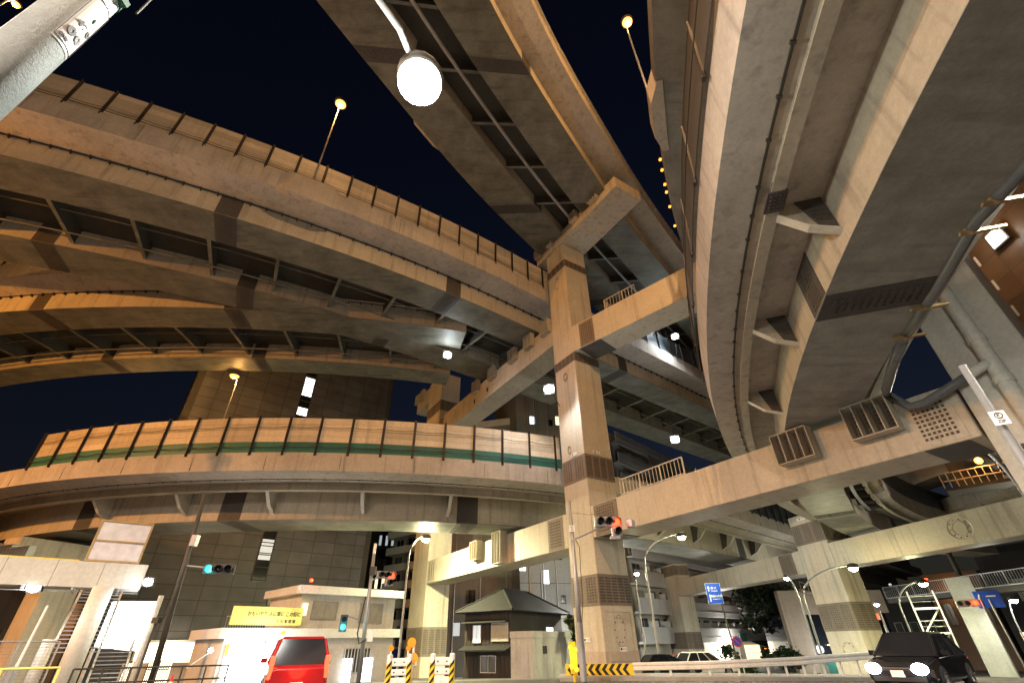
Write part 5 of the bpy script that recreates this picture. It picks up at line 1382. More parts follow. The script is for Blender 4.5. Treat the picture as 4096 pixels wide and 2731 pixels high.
# ================================================================== signals, signs, street things
def rot2(v, a): return Vector((v.x * math.cos(a) - v.y * math.sin(a), v.x * math.sin(a) + v.y * math.cos(a), 0))
def signal_head(root, c, face_dir, n, lit, litmat, name='signal_head', vertical=False, r=.15, hood=True, body='galv'):
    f = Vector((face_dir.x, face_dir.y, 0)).normalized(); x = UP.cross(f)
    m = MB().use(body); w = n * r * 2.5 + .1
    m.box(c - f * .09, ((r * 2.7, .16, w) if vertical else (w, .16, r * 2.7)), (x, f, UP)); h = m.build(name, parent=root, bevel=.03)
    for k in range(n):
        o = (k - (n - 1) / 2) * r * 2.5; p = c + (UP * -o if vertical else x * o)
        m = MB().use(litmat if k == lit else 'glass_dark'); m.disc(p - f * .01, f, r * .92, .03, 20); m.build('lens', parent=h)
        if hood:
            m = MB().use('black'); arc = [PI * (-.15 + 1.3 * j / 12) for j in range(13)]
            m.rings([[p + x * (rr * math.cos(a)) + UP * (rr * math.sin(a)) + f * d for rr, d in ((r, .0), (r, .26), (r * .94, .26), (r * .94, .0))] for a in arc]); m.build('visor', parent=h)
        if k == lit: light('signal_light', p + f * .35, 25, {'lens_red': (1, .08, .03), 'lens_green': (.1, .9, .9)}[litmat], .1, root)
    return h
def k_plate(root, c, n, w=.26, h=.3):
    n = Vector((n.x, n.y, 0)).normalized(); x = UP.cross(n)
    m = MB().use('sign_white'); m.box(c, (w, .012, h), (x, n, UP)); p = m.build('plate', parent=root)
    m = MB().use('ink'); m.tube([c + n * .01 + UP * h * .17 + x * (w * .24 * math.cos(2 * PI * k / 20)) + UP * (w * .24 * math.sin(2 * PI * k / 20)) for k in range(21)], .006, 5); m.build('emblem_ring', parent=p)
    text('lettering', 'K', w * .36, 'ink', c + n * .01 + UP * h * .17, x, UP, p, .001); text('lettering', 'ZIP', w * .36, 'ink', c + n * .01 - UP * h * .27, x, UP, p, .001)
# main signal by the pier
b0 = polar(6.65, 24); gb = Vector((b0.x, b0.y, gz(b0.x, b0.y)))
t = thing('traffic_light', 'red traffic light with arrow lamp on a pole in front of the main pier', 'traffic light', gb, 'traffic lights')
m = MB().use('galv'); m.tube([gb, gb + UP * 7.45], .135, 14, .08); m.build('pole', parent=t, smooth=True)
m = MB().use('galv'); m.box(gb + UP * 5.62, (.22, .22, .1)); m.build('collar', parent=t); m = MB().use('galv'); m.tube([gb + UP * .1, gb + UP * 2.2], .15, 14); m.build('sleeve', parent=t)
hc = polar(11.0, 23.6, el_z(23.6, 11.55))
m = MB().use('galv'); m.tube([gb + UP * 5.62, hc + UP * -.1], .045, 8); m.tube([gb + UP * 5.5, gb.lerp(hc, .3) * 1 + UP * 0], .001, 4) if False else None; m.build('arm', parent=t)
m = MB().use('steel_dark'); m.tube([gb + UP * 6.9, gb.lerp(Vector((hc.x, hc.y, gb.z)), .5) + UP * 6.7, Vector((hc.x, hc.y, gb.z)) + UP * 6.75], .008, 5)
m.tube([gb + Vector((.12, 0, 5.7)), gb + Vector((.3, 0, 5.3)), gb + Vector((.22, -.05, 3.0)), gb + Vector((.12, -.05, 2.2))], .018, 6); m.build('cable', parent=t)
fd = Vector((.10, -1, 0))
h_ = signal_head(t, hc, fd, 3, 2, 'lens_red', r=.165)
hx = UP.cross(fd.normalized())
signal_head(t, hc + hx * .38 - UP * .44, fd, 1, -1, 'lens_red', r=.165)
m = MB().use('galv'); m.box(hc + hx * .25 - UP * .72 + Vector((0, .05, 0)), (.5, .12, .16)); m.box(hc + hx * 1.15 + Vector((0, .25, -.05)), (.5, .3, .36), (rot2(hx, .9), rot2(fd.normalized(), .9), UP)); m.build('rear_head', parent=t, bevel=.03)
k_plate(t, gb + Vector((0, -.15, 6.12)), Vector((.0, -1, 0)))
# left green signal
b0 = polar(-33.0, 32); gb = Vector((b0.x, b0.y, gz(b0.x, b0.y)))
t = thing('traffic_light', 'green traffic light on a dark utility pole at left before the tiled tower', 'traffic light', gb, 'traffic lights')
m = MB().use('steel_dark'); m.tube([gb, polar(-33.9, 32, 8.8)], .15, 12, .11); m.build('pole', parent=t, smooth=True)
hc = polar(-30.6, 31, el_z(31, 6.45))
m = MB().use('galv'); m.tube([polar(-33.5, 32, el_z(32, 6.6)), hc], .045, 8); m.build('arm', parent=t)
signal_head(t, hc, Vector((.25, -1, 0)), 3, 0, 'lens_green', r=.19, body='steel_dark')
m = MB().use('galv'); m.box(polar(-33.4, 31.75, 6.3), (.3, .3, .55)); m.build('junction_box', parent=t)
m = MB().use('steel_dark'); m.tube([polar(-34.2, 31.9, -1), polar(-34.2, 31.9, 2.5)], .06, 8); m.tube([polar(-34.2, 31.9, 2.4), polar(-33.9, 31.8, 2.1), polar(-33.6, 31.7, 3.2), polar(-33.5, 31.8, 6)], .03, 6); m.box(polar(-34.2, 31.9, 2.6), (.3, .3, .25)); m.build('side_post', parent=t)
# middle red signal with pedestrian signal
b0 = polar(-15.75, 33); gb = Vector((b0.x, b0.y, gz(b0.x, b0.y)))
t = thing('traffic_light', 'red traffic light with green walking man on a pole before the police box', 'traffic light', gb, 'traffic lights')
m = MB().use('galv'); m.tube([gb, polar(-15.95, 33, 6.3)], .13, 12, .1); m.use('white_paint'); m.tube([polar(-15.95, 33, 5.4), polar(-15.95, 33, 6.9)], .09, 10); m.build('pole', parent=t, smooth=True)
hc = polar(-14.3, 32.5, el_z(32.5, 6.4))
m = MB().use('galv'); m.tube([polar(-15.95, 33, 4.75), hc], .045, 8); m.tube([polar(-15.9, 33, 2.6), polar(-18, 32.6, 2.9)], .035, 6); m.build('arm', parent=t)
signal_head(t, hc, Vector((.75, -1, 0)), 3, 2, 'lens_red', r=.15)
signal_head(t, hc + Vector((.3, -.3, -.45)), Vector((.75, -1, 0)), 1, -1, 'lens_red', r=.15)
signal_head(t, polar(-18, 32.4, el_z(32.4, 1.95)), Vector((.5, -1, 0)), 2, 1, 'lens_green', vertical=True, r=.15, hood=False, body='barrier_slate')
m = MB().use('steel_dark'); m.box(polar(-15.8, 32.8, 5.3), (.35, .3, .45)); m.tube([polar(-16.2, 32.8, 3.9), polar(-16.5, 32.8, 2.0), polar(-16.2, 32.8, 1.5), polar(-15.6, 32.8, 1.7)], .04, 6); m.build('cable_box', parent=t)
m = MB().use('sign_white'); m.box(polar(-15.2, 32.6, 1.9), (.32, .04, .6)); m.build('plate', parent=t)
# far signals
for lab, a, e_, r_, pz in (('red traffic light left of the second pier column, half hidden', 30.7, 2.0, 62, 0), ('red traffic light right of the second pier column', 33.4, 1.5, 64, 0), ('far red traffic light beside a blue road sign at right', 40.5, 2.2, 66, 0)):
    b0 = polar(a + .9, r_); gb = ground(b0); zc = el_z(r_, e_)
    t = thing('traffic_light', lab, 'traffic light', gb, 'traffic lights')
    m = MB().use('galv'); m.tube([gb, Vector((gb.x, gb.y, zc + .5))], .09, 8); m.tube([Vector((gb.x, gb.y, zc)), polar(a, r_, zc)], .05, 6); m.build('pole', parent=t)
    signal_head(t, polar(a, r_ - .2, zc), Vector((-.6, -.8, 0)), 3, 2, 'lens_red', r=.22, hood=False)
# blue direction sign
gb = ground(polar(21.6, 46)); 
t = thing('road_sign', 'blue direction sign with white arrow on a slim black post', 'road sign', gb)
zc = el_z(46, 3.95); c_ = polar(20.8, 46, zc); n_ = Vector((-c_.x, -c_.y, 0)).normalized(); n_ = rot2(n_, .12); x_ = UP.cross(n_)
m = MB().use('steel_dark'); m.tube([gb, c_ + x_ * .35 - n_ * .06], .06, 8); m.build('post', parent=t)
m = MB().use('sign_blue'); m.box(c_, (1.16, .03, 1.5), (x_, n_, UP)); p_ = m.build('panel', parent=t)
m = MB().use('sign_white')
for q in ((-.57, .57, .735, .75), (-.57, .57, -.75, -.735)): m.box(c_ + n_ * .02 + UP * (q[2] + q[3]) / 2, (1.16, .01, .015), (x_, n_, UP))
for q in (-.575, .575): m.box(c_ + n_ * .02 + x_ * q, (.012, .01, 1.5), (x_, n_, UP))
m.build('panel_border', parent=p_)
m = MB().use('sign_white'); ax_ = c_ + x_ * -.36 + n_ * .022
m.box(ax_ - UP * .32, (.07, .012, .5), (x_, n_, UP)); m.box(ax_ + UP * .28, (.07, .012, .22), (x_, n_, UP)); m.ext([ax_ + x_ * -.11 + UP * .38, ax_ + x_ * .11 + UP * .38, ax_ + UP * .56], n_ * .012); m.build('arrow', parent=p_)
for s_, y_, z_, xx in (('深 川', .2, .38, .03), ('Fukagawa', .13, .19, .06), ('隅田川大橋', .19, -.2, .13), ('Sumidagawa-ohashi', .085, -.4, .14)): text('lettering', s_, y_, 'sign_white', c_ + x_ * xx + UP * z_ + n_ * .02, x_, UP, p_, .003)
gb = ground(polar(21.9, 43)); t = thing('road_sign', 'round no parking sign, red and blue, on a white post', 'road sign', gb)
m = MB().use('white_paint'); m.tube([gb, gb + UP * 2.3], .04, 8); m.build('post', parent=t)
c_ = gb + UP * 2.1; n_ = Vector((-c_.x, -c_.y, 0)).normalized(); x_ = UP.cross(n_)
m = MB().use('sign_red'); m.disc(c_ + n_ * .05, n_, .34, .02, 24); m.use('sign_blue'); m.disc(c_ + n_ * .07, n_, .26, .008, 24); m.use('sign_red'); m.box(c_ + n_ * .082, (.5, .006, .06), ((x_ - UP).normalized(), n_, (x_ + UP).normalized())); m.build('disc', parent=t)
gb = ground(polar(42.0, 67)); t = thing('road_sign', 'blue road sign beside the far red signal at right', 'road sign', gb)
c_ = polar(41.9, 67, el_z(67, 2.4)); n_ = Vector((-c_.x, -c_.y, 0)).normalized(); x_ = UP.cross(n_)
m = MB().use('galv'); m.tube([gb, c_], .08, 8); m.build('post', parent=t)
m = MB().use('sign_blue'); m.box(c_, (1.9, .05, 1.4), (x_, n_, UP)); m.use('sign_white'); m.box(c_ + n_ * .03 - x_ * .55, (.09, .02, .9), (x_, n_, UP)); m.box(c_ + n_ * .03 + x_ * .25 + UP * .25, (.7, .02, .1), (x_, n_, UP)); m.build('panel', parent=t)
# post with the K plate in front of the right pier leg
gb = polar(48.55, 8); t = thing('sign_post', 'slim grey post with a small white plate at the right edge', 'post', gb)
m = MB().use('pipe_grey'); m.tube([gb, Vector((gb.x, gb.y, el_z(8, 20.5)))], .05, 14, .044); m.build('post', parent=t, smooth=True)
m = MB().use('steel_dark'); m.tube([gb + Vector((.08, -.02, .5)), gb + Vector((.09, -.02, 3.3))], .02, 8); m.build('cable', parent=t)
k_plate(t, polar(48.75, 7.9, el_z(7.9, 15.6)), Vector((-.45, -.9, 0)), .15, .175)
# curved lamp arm low at the right edge
street_lamp('grey curved lamp post at the right edge beyond the cross beam', ground(polar(47.35, 30)), polar(45.1, 30, el_z(30, 14.6)), 'lens_white', 300, WH, .1, r=.15, bend=2.6)

# guard rail with chevron board
rp = [(2262, 2663, 31), (2400, 2655, 31), (2530, 2648, 31), (2833, 2641, 31), (3066, 2631, 32), (3206, 2624, 33), (3283, 2617, 34), (3420, 2608, 36), (3560, 2600, 38)]
RP = [Pd(*q) for q in rp]
t = thing('guard_rail', 'white steel guard rail curving along the median in front of the main pier', 'guard rail', ground(RP[4]))
m = MB().use('white_paint'); rings_ = []
for k in range(2, len(RP)):
    d = (RP[min(k + 1, len(RP) - 1)] - RP[k - 1]); d.z = 0; d.normalize(); nn = Vector((d.y, -d.x, 0))
    rings_.append([RP[k] + nn * o + UP * z for o, z in ((0, 0), (.07, -.03), (.07, -.12), (.0, -.16), (.0, -.2), (.07, -.24), (.07, -.33), (0, -.36), (-.03, -.36), (-.03, 0))])
m.rings(rings_); m.build('rail_beam', parent=t)
for k in range(13):
    u = 2 + (len(RP) - 3.01) * k / 12; i = int(u); p = RP[i].lerp(RP[i + 1], u - i)
    m = MB().use('white_paint'); m.tube([Vector((p.x, p.y + .12, gz(p.x, p.y) - .1)), Vector((p.x, p.y + .12, p.z - .05))], .065, 8); m.build('post', parent=t)
t = thing('chevron_board', 'yellow and black chevron board at the end of the guard rail', 'barrier board', ground(RP[1]))
d = (RP[2] - RP[0]); d.z = 0; LB = d.length; d.normalize(); nn = Vector((d.y, -d.x, 0)); nn = nn if nn.dot(-RP[1]) > 0 else -nn
zt_ = RP[1].z + .03; hb_ = .52
def bp_(s, o, z): v = RP[0] + d * s + nn * o; return Vector((v.x, v.y, z))
m = MB().use('yellow'); m.prism([bp_(0, 0, zt_ - hb_), bp_(LB, 0, zt_ - hb_), bp_(LB, .05, zt_ - hb_), bp_(0, .05, zt_ - hb_)], [bp_(0, 0, zt_), bp_(LB, 0, zt_), bp_(LB, .05, zt_), bp_(0, .05, zt_)]); bd = m.build('board', parent=t)
m = MB().use('black'); nC = 9
for k in range(nC):
    s = .1 + (LB - .3) * k / nC; w_ = (LB - .3) / nC * .5; h2 = hb_ / 2
    for s0_, z0_, s1_, z1_ in ((s + .2, zt_ - .01, s, zt_ - h2), (s, zt_ - h2, s + .2, zt_ - hb_ + .01)):
        m.ext([bp_(s0_, .052, z0_), bp_(s0_ + w_, .052, z0_), bp_(s1_ + w_, .052, z1_), bp_(s1_, .052, z1_)], nn * .005)
m.build('chevron', parent=bd)
for k in range(4): m = MB().use('white_paint'); q = bp_(.2 + (LB - .4) * k / 3, -.05, 0); m.tube([Vector((q.x, q.y, gz(q.x, q.y) - .1)), Vector((q.x, q.y, zt_ - .1))], .06, 8); m.build('post', parent=t)
# median kerb under it
m = MB().use('kerb'); rings_ = []
ins = [Pd(2240, 2730, 30.0)] + [Pd(x, 2720, r_) for x, r_ in ((2500, 30.2), (2833, 30.2), (3066, 31), (3206, 32), (3420, 34.5), (3700, 38))]
for k, p in enumerate(ins):
    dd = (ins[min(k + 1, len(ins) - 1)] - ins[max(k - 1, 0)]); dd.z = 0; dd.normalize(); nn2 = Vector((-dd.y, dd.x, 0)); nn2 = nn2 if nn2.y > 0 else -nn2
    z = gz(p.x, p.y)
    rings_.append([Vector((p.x, p.y, z - .3)) , Vector((p.x, p.y, z + .16)), Vector((p.x, p.y, z + .18)) + nn2 * .2, Vector((p.x, p.y, z + .18)) + nn2 * 3.2, Vector((p.x, p.y, z - .3)) + nn2 * 3.2])
m.rings(rings_); tag(m.build('median'), kind='structure')
# pavement on the far side and near red lane, road markings
def strip(name, mat, pts_, w, dz):
    m = MB().use(mat); P = [Vector((p[0], p[1], 0)) for p in pts_]; fine = []
    for a, b in zip(P, P[1:]):
        n_ = max(1, int((b - a).length / 1.5)); fine += [a.lerp(b, k / n_) for k in range(n_)]
    fine.append(P[-1])
    for k in range(len(fine) - 1):
        a, b = fine[k], fine[k + 1]; d = (b - a).normalized(); n_ = Vector((-d.y, d.x, 0)) * w / 2
        m.face([Vector((q.x, q.y, gz(q.x, q.y) + dz)) for q in (a - n_, b - n_, b + n_, a + n_)])
    return tag(m.build(name), kind='structure')
strip('cycle_lane', 'red_lane', [(9, 24.5), (18, 26.5), (30, 32), (60, 52)], 1.6, .006)
for off_ in (0, 3.2, 6.4):
    strip('lane_line', 'line_white', [(12, 22.8 - off_), (20, 24.8 - off_), (32, 31.5 - off_ * .9), (62, 51 - off_ * .8)], .15, .011)
for k in range(6): strip('lane_dash', 'line_white', [(19 + 6 * k, 26.6 + 3.6 * k), (22 + 6 * k, 28.4 + 3.6 * k)], .14, .011)
strip('far_pavement', 'paving', [(-60, 42), (-20, 33), (-6, 38), (4, 38.4)], 5, .012)

# barriers, reflectors and beacon
def barrier(label, p, ang, group):
    t = thing('barricade', label, 'barricade', p, group)
    x_ = Vector((math.cos(ang), math.sin(ang), 0)); y_ = UP.cross(x_)
    m = MB().use('white_paint')
    for z, h_ in ((.86, .26), (.55, .2), (.26, .26)): m.box(p + UP * z, (.62, .1, h_), (x_, y_, UP))
    m.build('panel', parent=t, bevel=.03)
    m = MB().use('black')
    for sx_ in (-.17, .17):
        for z in (.55, .86): m.disc(p + x_ * sx_ + UP * z - y_ * .05, -y_, .028, .01, 10)
    m.build('bolt_hole', parent=t)
    for sx_ in (-.37, .37):
        m = MB().use('white_paint'); c = p + x_ * sx_; m.tube([c - UP * .05, c + UP * 1.08], .105, 16); m.ball(c + UP * 1.08, .105, 14, 6, (1, 1, .4)); l_ = m.build('post', parent=t, smooth=False)
        m = MB().use('yellow'); m.tube([c + UP * .05, c + UP * .82], .109, 16); m.build('reflective_sleeve', parent=l_)
        m = MB().use('black')
        for k in range(3):
            for j in range(8):
                a0_, a1_ = -PI / 2 + .9 - 1.8 * j / 8, -PI / 2 + .9 - 1.8 * (j + 1) / 8
                f0 = c - y_ * .0
                def q_(a, z): return c + (x_ * math.cos(a) + y_ * math.sin(a)) * .1115 + UP * z
                zz = .1 + .25 * k; m.face([q_(a0_, zz + .22 * (1 - j / 8)), q_(a1_, zz + .22 * (1 - (j + 1) / 8)), q_(a1_, zz + .12 + .22 * (1 - (j + 1) / 8)), q_(a0_, zz + .12 + .22 * (1 - j / 8))])
        m.build('stripe', parent=l_)
    return t
pb = polar(-7.7, 21.5); barrier('white and yellow barricade in front of the frame column base', pb, 0.05, 'road barricades')
pb = polar(-12.0, 21.5); barrier('white and yellow barricade below the orange round reflectors', pb, .15, 'road barricades')
t = thing('delineator', 'white post with two large orange round reflectors', 'reflector post', polar(-10.7, 22))
c_ = polar(-10.7, 22); m = MB().use('white_paint'); m.tube([c_, c_ + UP * 1.45], .045, 10); m.build('post', parent=t)
for dx_, z in ((-.09, 1.48), (.03, .98)): m = MB().use('orange'); m.disc(c_ + Vector((dx_, -.06, z)), Vector((.15, -1, 0)), .165, .03, 24); m.build('reflector', parent=t)
for lab, a_ in (('small orange reflector on the left barricade post', -12.95), ('small orange reflector on the right barricade post', -11.25)):
    c_ = polar(a_, 21.4, 1.2); t = thing('reflector', lab, 'reflector', c_); m = MB().use('orange'); m.disc(c_ + UP * .1, Vector((.4, -1, 0)), .09, .03, 18); m.use('white_paint'); m.tube([c_ - UP * .15, c_ + UP * .05], .03, 8); m.build('disc', parent=t)
c_ = polar(5.75, 28); t = thing('warning_beacon', 'yellow two lamp warning beacon at the foot of the main pier', 'beacon', ground(c_))
gb = ground(c_); m = MB().use('yellow'); m.box(Vector((c_.x, c_.y, .75)), (.34, .2, 1.35)); m.tube([gb, Vector((c_.x, c_.y, .1))], .08, 8); m.build('body', parent=t, bevel=.03)
for z in (1.12, .32):
    for dx_ in (-.12, .1): m = MB().use('lens_amber'); m.ball(Vector((c_.x + dx_, c_.y - .14, z - dx_ * .5)), .11, 10, 8); m.build('lamp', parent=t, smooth=True)
light('beacon_light', Vector((c_.x, c_.y - .4, .8)), 30, (1, .5, .05), .2, t)
c_ = polar(43.3, 60); t = thing('warning_beacon', 'amber double lamp at the roadside, far right', 'beacon', ground(c_))
m = MB().use('steel_dark'); m.tube([ground(c_), Vector((c_.x, c_.y, .2))], .08, 8); m.build('post', parent=t)
for z in (.0, -.6): m = MB().use('lens_amber'); m.ball(Vector((c_.x + z * .3, c_.y - .2, z + .3)), .2, 10, 8); m.build('lamp', parent=t, smooth=True)
# pipe fences at lower left
def pipe_fence(label, a, b, h, mat, n, mesh=False):
    t = thing('pipe_fence', label, 'fence', a)
    m = MB().use(mat)
    for z in (h, h * .55): m.tube([Vector((a.x, a.y, z + gz(a.x, a.y))), Vector((b.x, b.y, z + gz(b.x, b.y)))], .03, 8)
    m.build('rail', parent=t)
    for k in range(n + 1):
        p = a.lerp(b, k / n); m = MB().use(mat); m.tube([Vector((p.x, p.y, gz(p.x, p.y) - .05)), Vector((p.x, p.y, gz(p.x, p.y) + h))], .035, 8); m.build('post', parent=t)
    if mesh:
        m = MB().use('galv'); L_ = (b - a).length
        for k in range(int(L_ / .12)):
            p = a.lerp(b, k * .12 / L_); m.tube([Vector((p.x, p.y, gz(p.x, p.y) + .1)), Vector((p.x, p.y, gz(p.x, p.y) + h))], .006, 4)
        for k in range(int(h / .12)): m.tube([Vector((a.x, a.y, gz(a.x, a.y) + .1 + .12 * k)), Vector((b.x, b.y, gz(b.x, b.y) + .1 + .12 * k))], .006, 4)
        m.build('wire_mesh', parent=t)
pipe_fence('yellow green pipe fence at the bottom left corner', polar(-50, 22), polar(-39.5, 23), 1.0, 'sign_yellow', 3)
pipe_fence('dark pipe fence in front of the footbridge stairs', polar(-38.6, 26), polar(-27.5, 27.5), 1.0, 'steel_dark', 6)
pipe_fence('tall wire mesh fence below the left footbridge', polar(-50, 30), polar(-40.2, 31), 2.1, 'galv', 4, True)
t = thing('lamp_pole', 'slim bare white pole standing at far left', 'pole', ground(polar(-42.2, 29))); gb = ground(polar(-42.2, 29))
m = MB().use('white_paint'); m.tube([gb, polar(-42.0, 29, el_z(29, 3.1))], .06, 10, .045); m.build('pole', parent=t); m = MB().use('galv'); m.tube([gb, gb + UP * 1.2], .14, 10); m.build('sleeve', parent=t)
c_ = polar(-31.6, 26.5); t = thing('traffic_cone', 'red and white traffic cone behind the dark pipe fence', 'traffic cone', ground(c_)); gb = ground(c_)
m = MB().use('sign_red'); m.tube([gb, gb + UP * .05], .22, 4); m.tube([gb + UP * .05, gb + UP * .3], .15, 14, .1); m.use('white_paint'); m.tube([gb + UP * .3, gb + UP * .5], .1, 14, .065); m.use('sign_red'); m.tube([gb + UP * .5, gb + UP * .72], .065, 14, .03); m.build('cone', parent=t)

# ================================================================== trees
def tree(label, base, h, rad, n, mat, cat='tree', trunk_r=.16, flat=1.0):
    t = thing('street_tree', label, cat, base)
    rnd = random.Random(int(h * 100 + base.x))
    m = MB().use('bark'); m.tube([base - UP * .1, base + UP * h * .4, base + UP * h * .75], trunk_r, 8, trunk_r * .4); limbs = []
    for k in range(7):
        a = 2 * PI * k / 7 + rnd.random(); z = h * (.3 + .45 * rnd.random()); q = base + UP * (z + h * .16) + Vector((math.cos(a), math.sin(a), 0)) * rad * (.5 + .4 * rnd.random()); limbs.append(q)
        m.tube([base + UP * z, q], trunk_r * .4, 5, .03)
    m.build('trunk', parent=t)
    m = MB().use(mat)
    cl = limbs + [base + UP * h * (.5 + .4 * rnd.random()) + Vector((rnd.uniform(-1, 1), rnd.uniform(-1, 1), 0)) * rad * .5 for _ in range(7)]
    for _ in range(n):
        c = rnd.choice(cl); d = Vector((rnd.gauss(0, 1), rnd.gauss(0, 1), rnd.gauss(0, 1))); d = d.normalized() * (rad * .42 * rnd.random() ** .5); d.z *= flat
        p = c + d; a = Vector((rnd.gauss(0, 1), rnd.gauss(0, 1), rnd.gauss(0, .6))).normalized(); b = a.cross(Vector((rnd.random(), rnd.random(), 1))).normalized(); s = rnd.uniform(.12, .26) * (1 + h / 16)
        m.face([p - a * s, p + b * s * .6, p + a * s, p - b * s * .6])
    m.build('crown', parent=t)
    return t
tree('big dark street tree right of the flats', polar(25.4, 92, -2.6), 11.5, 4.6, 5200, 'foliage_dark', trunk_r=.4)
tree('low bushy tree at the foot of the concrete portal', polar(25.7, 80, -2.4), 2.6, 2.4, 1600, 'foliage_dark', trunk_r=.12)
tree('small tree with thin leaves hugging the main pier foot', polar(6.2, 44, -.9), 4.6, .7, 420, 'foliage', trunk_r=.05)
tree('small palm like plant before the bright shop', polar(21.0, 88, -2.6), 3.2, 1.6, 500, 'foliage', 'plant', .1)
t = thing('hedge', 'clipped hedge in front of the shops at right', 'hedge', polar(21.4, 62, -1.6)); m = MB().use('foliage'); rnd = random.Random(3)
h0, h1 = polar(20.3, 61, -1.6), polar(23.0, 63, -1.6)
for _ in range(2200):
    p = h0.lerp(h1, rnd.random()) + Vector((rnd.uniform(-.4, .4), rnd.uniform(-.4, .4), rnd.uniform(0, 1.2))); a = Vector((rnd.gauss(0, 1), rnd.gauss(0, 1), rnd.gauss(0, 1))).normalized(); b = a.cross(UP).normalized(); m.face([p - a * .12, p + b * .08, p + a * .12, p - b * .08])
m.build('foliage', parent=t)

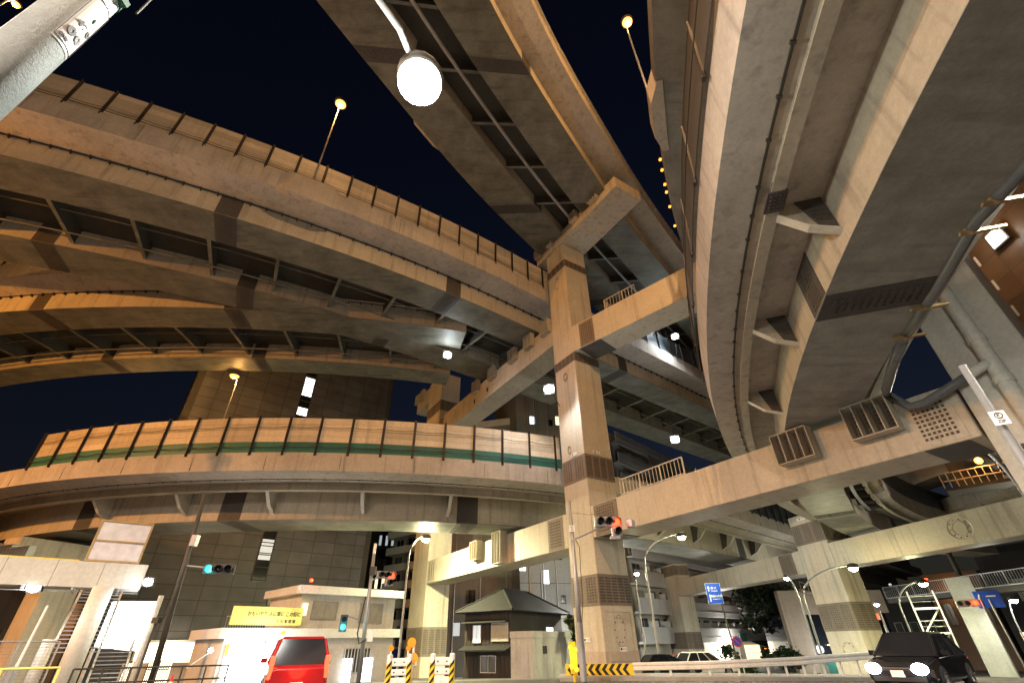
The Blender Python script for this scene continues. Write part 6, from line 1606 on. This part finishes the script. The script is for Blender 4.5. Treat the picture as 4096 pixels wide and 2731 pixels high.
# ================================================================== vehicles
def car(label, pos, fwd, paintm, L=4.4, Wd=1.76, H=1.6, kind='suv', lights=True, lit='head', plate='...', roofm=None):
    pos = Vector(pos); X = Vector((fwd.x, fwd.y, 0)).normalized(); Y = UP.cross(X)
    t = thing('parked_car' if not lights else 'car', label, 'car', pos)
    def w(x, y, z): return pos + X * x + Y * y + UP * z
    hw = Wd / 2; hood = .58 * H; a = L / 2
    van = kind == 'van'
    st = [(-a, .35, hood * .92, .86), (-a + .12, .26, hood, .95), (-a + .7, .2, hood * 1.03, 1.0), (0, .2, hood * 1.02, 1.0), (a - 1.0, .2, hood * .98, 1.0), (a - .25, .24, hood * .86, .95), (a - .05, .3, hood * .74, .86), (a, .38, hood * .62, .78)]
    def ring(x, zb, zt, k):
        y = hw * k; return [w(x, -y * .9, zb), w(x, -y, zb + .1), w(x, -y, zb + (zt - zb) * .7), w(x, -y * .94, zt - .02), w(x, -y * .75, zt), w(x, y * .75, zt), w(x, y * .94, zt - .02), w(x, y, zb + (zt - zb) * .7), w(x, y, zb + .1), w(x, y * .9, zb)]
    m = MB().use(paintm); m.rings([ring(*q) for q in st]); m.build('body', parent=t, smooth=False, bevel=.03)
    b0, b1 = -a + (.12 if van else .35), a - (1.0 if van else 1.15)
    t0, t1 = -a + (.3 if van else .9), a - (1.55 if van else 2.1)
    yb, yt = hw * .93, hw * .71
    gl = [w(b0, -yb, hood), w(b1, -yb, hood), w(b1, yb, hood), w(b0, yb, hood)]; gt = [w(t0, -yt, H - .06), w(t1, -yt, H - .06), w(t1, yt, H - .06), w(t0, yt, H - .06)]
    m = MB().use('glass_dark'); m.prism(gl, gt); m.build('window_glass', parent=t)
    m = MB().use(roofm or paintm); m.prism([v + UP * -.02 for v in gt], [w(t0 + .1, -yt * .9, H), w(t1 - .1, -yt * .9, H), w(t1 - .1, yt * .9, H), w(t0 + .1, yt * .9, H)])
    for i in range(4): m.tube([gl[i], gt[i]], .045, 6)
    for s in (-1, 1):
        for fx in (.36, .68): m.tube([w(b0 + (b1 - b0) * fx, s * (yb + .005), hood), w(t0 + (t1 - t0) * fx, s * (yt + .005), H - .06)], .035, 6)
    m.build('roof', parent=t, bevel=.02)
    for sx_ in (-1, 1):
        for sy_ in (-1, 1):
            c = w(sx_ * L * .3, sy_ * (hw - .1), .33); m = MB().use('rubber'); m.tube([c - Y * .11, c + Y * .11], .33, 22); wh = m.build('wheel', parent=t)
            m = MB().use('chrome'); m.disc(c + Y * (.112 * sy_), Y * sy_, .2, .012, 18)
            for k in range(5):
                an = 2 * PI * k / 5; m.box(c + Y * (.13 * sy_) + X * (.1 * math.cos(an)) + UP * (.1 * math.sin(an)), (.2, .03, .05), (X * math.cos(an) + UP * math.sin(an), Y, UP * math.cos(an) - X * math.sin(an)))
            m.build('rim', parent=wh)
    for sy_ in (-1, 1):
        m = MB().use('headlight' if lights and lit == 'head' else 'chrome'); m.ball(w(a + .0, sy_ * hw * .66, hood * .68), .17, 14, 10, (.6, 1.25, .85), (X, Y, UP)); m.build('headlight', parent=t, smooth=True)
        m = MB().use('taillight' if lights else 'sign_red')
        if van: m.box(w(-a + .05, sy_ * hw * .86, hood * .95), (.1, .12, .55), (X, Y, UP))
        else: m.box(w(-a + .06, sy_ * hw * .74, hood * .8), (.1, .3, .16), (X, Y, UP))
        m.build('taillight', parent=t, bevel=.02)
        m = MB().use(paintm); m.box(w(b1 - .35, sy_ * (hw + .08), hood + .08), (.12, .2, .14), (X, Y, UP)); m.build('mirror', parent=t, bevel=.03)
    m = MB().use('black'); m.box(w(a - .02, 0, hood * .62), (.04, hw * .9, .16), (X, Y, UP)); m.box(w(a - .03, 0, .36), (.06, hw * 1.5, .14), (X, Y, UP)); m.build('grille', parent=t)
    m = MB().use('chrome'); m.box(w(a + .0, 0, hood * .7), (.03, hw * .95, .03), (X, Y, UP)); m.box(w(-a + .05, 0, hood * .78), (.05, hw * .8, .04), (X, Y, UP)); m.build('trim', parent=t)
    for sx_ in (-1, 1):
        m = MB().use('sign_white'); m.box(w(sx_ * (a + .02), 0, .48), (.02, .33, .165), (X, Y, UP)); m.build('licence_plate', parent=t)
    if lights and lit == 'head':
        for sy_ in (-1, 1): light('beam', w(a + .25, sy_ * hw * .66, hood * .66), 1800, (.92, .96, 1), .1, t, spot=100, aim=w(a + 12, sy_ * hw, -.5))
    if lights:
        light('tail_glow', w(-a - .35, 0, hood * .9), 30, (1, .1, .04), .3, t)
    return t
pv = polar(-21.8, 19.4); car('dark red van seen from behind with glowing tail lights, in front of the police box', pv, Vector((-.42, .9, 0)), 'car_red', 4.3, 1.74, 1.66, 'van', True, 'tail')
ps = polar(35.6, 22.4); car('black oncoming car with dazzling headlights at lower right', ps, Vector((-.78, -.62, 0)), 'car_black', 4.5, 1.8, 1.52, 'suv', True, 'head')
pw = ground(polar(18.4, 44)); car('white parked car behind the guard rail', pw, Vector((.96, .28, 0)), 'car_white', 4.6, 1.8, 1.55, 'suv', False)
pw = ground(polar(15.0, 40)); car('black parked car low behind the guard rail', pw, Vector((.97, .2, 0)), 'car_black', 4.3, 1.75, 1.35, 'suv', False)
pw = ground(polar(16.6, 50)); car('dark red parked car behind the white one', pw, Vector((.9, .4, 0)), 'car_red', 4.3, 1.75, 1.5, 'suv', False)
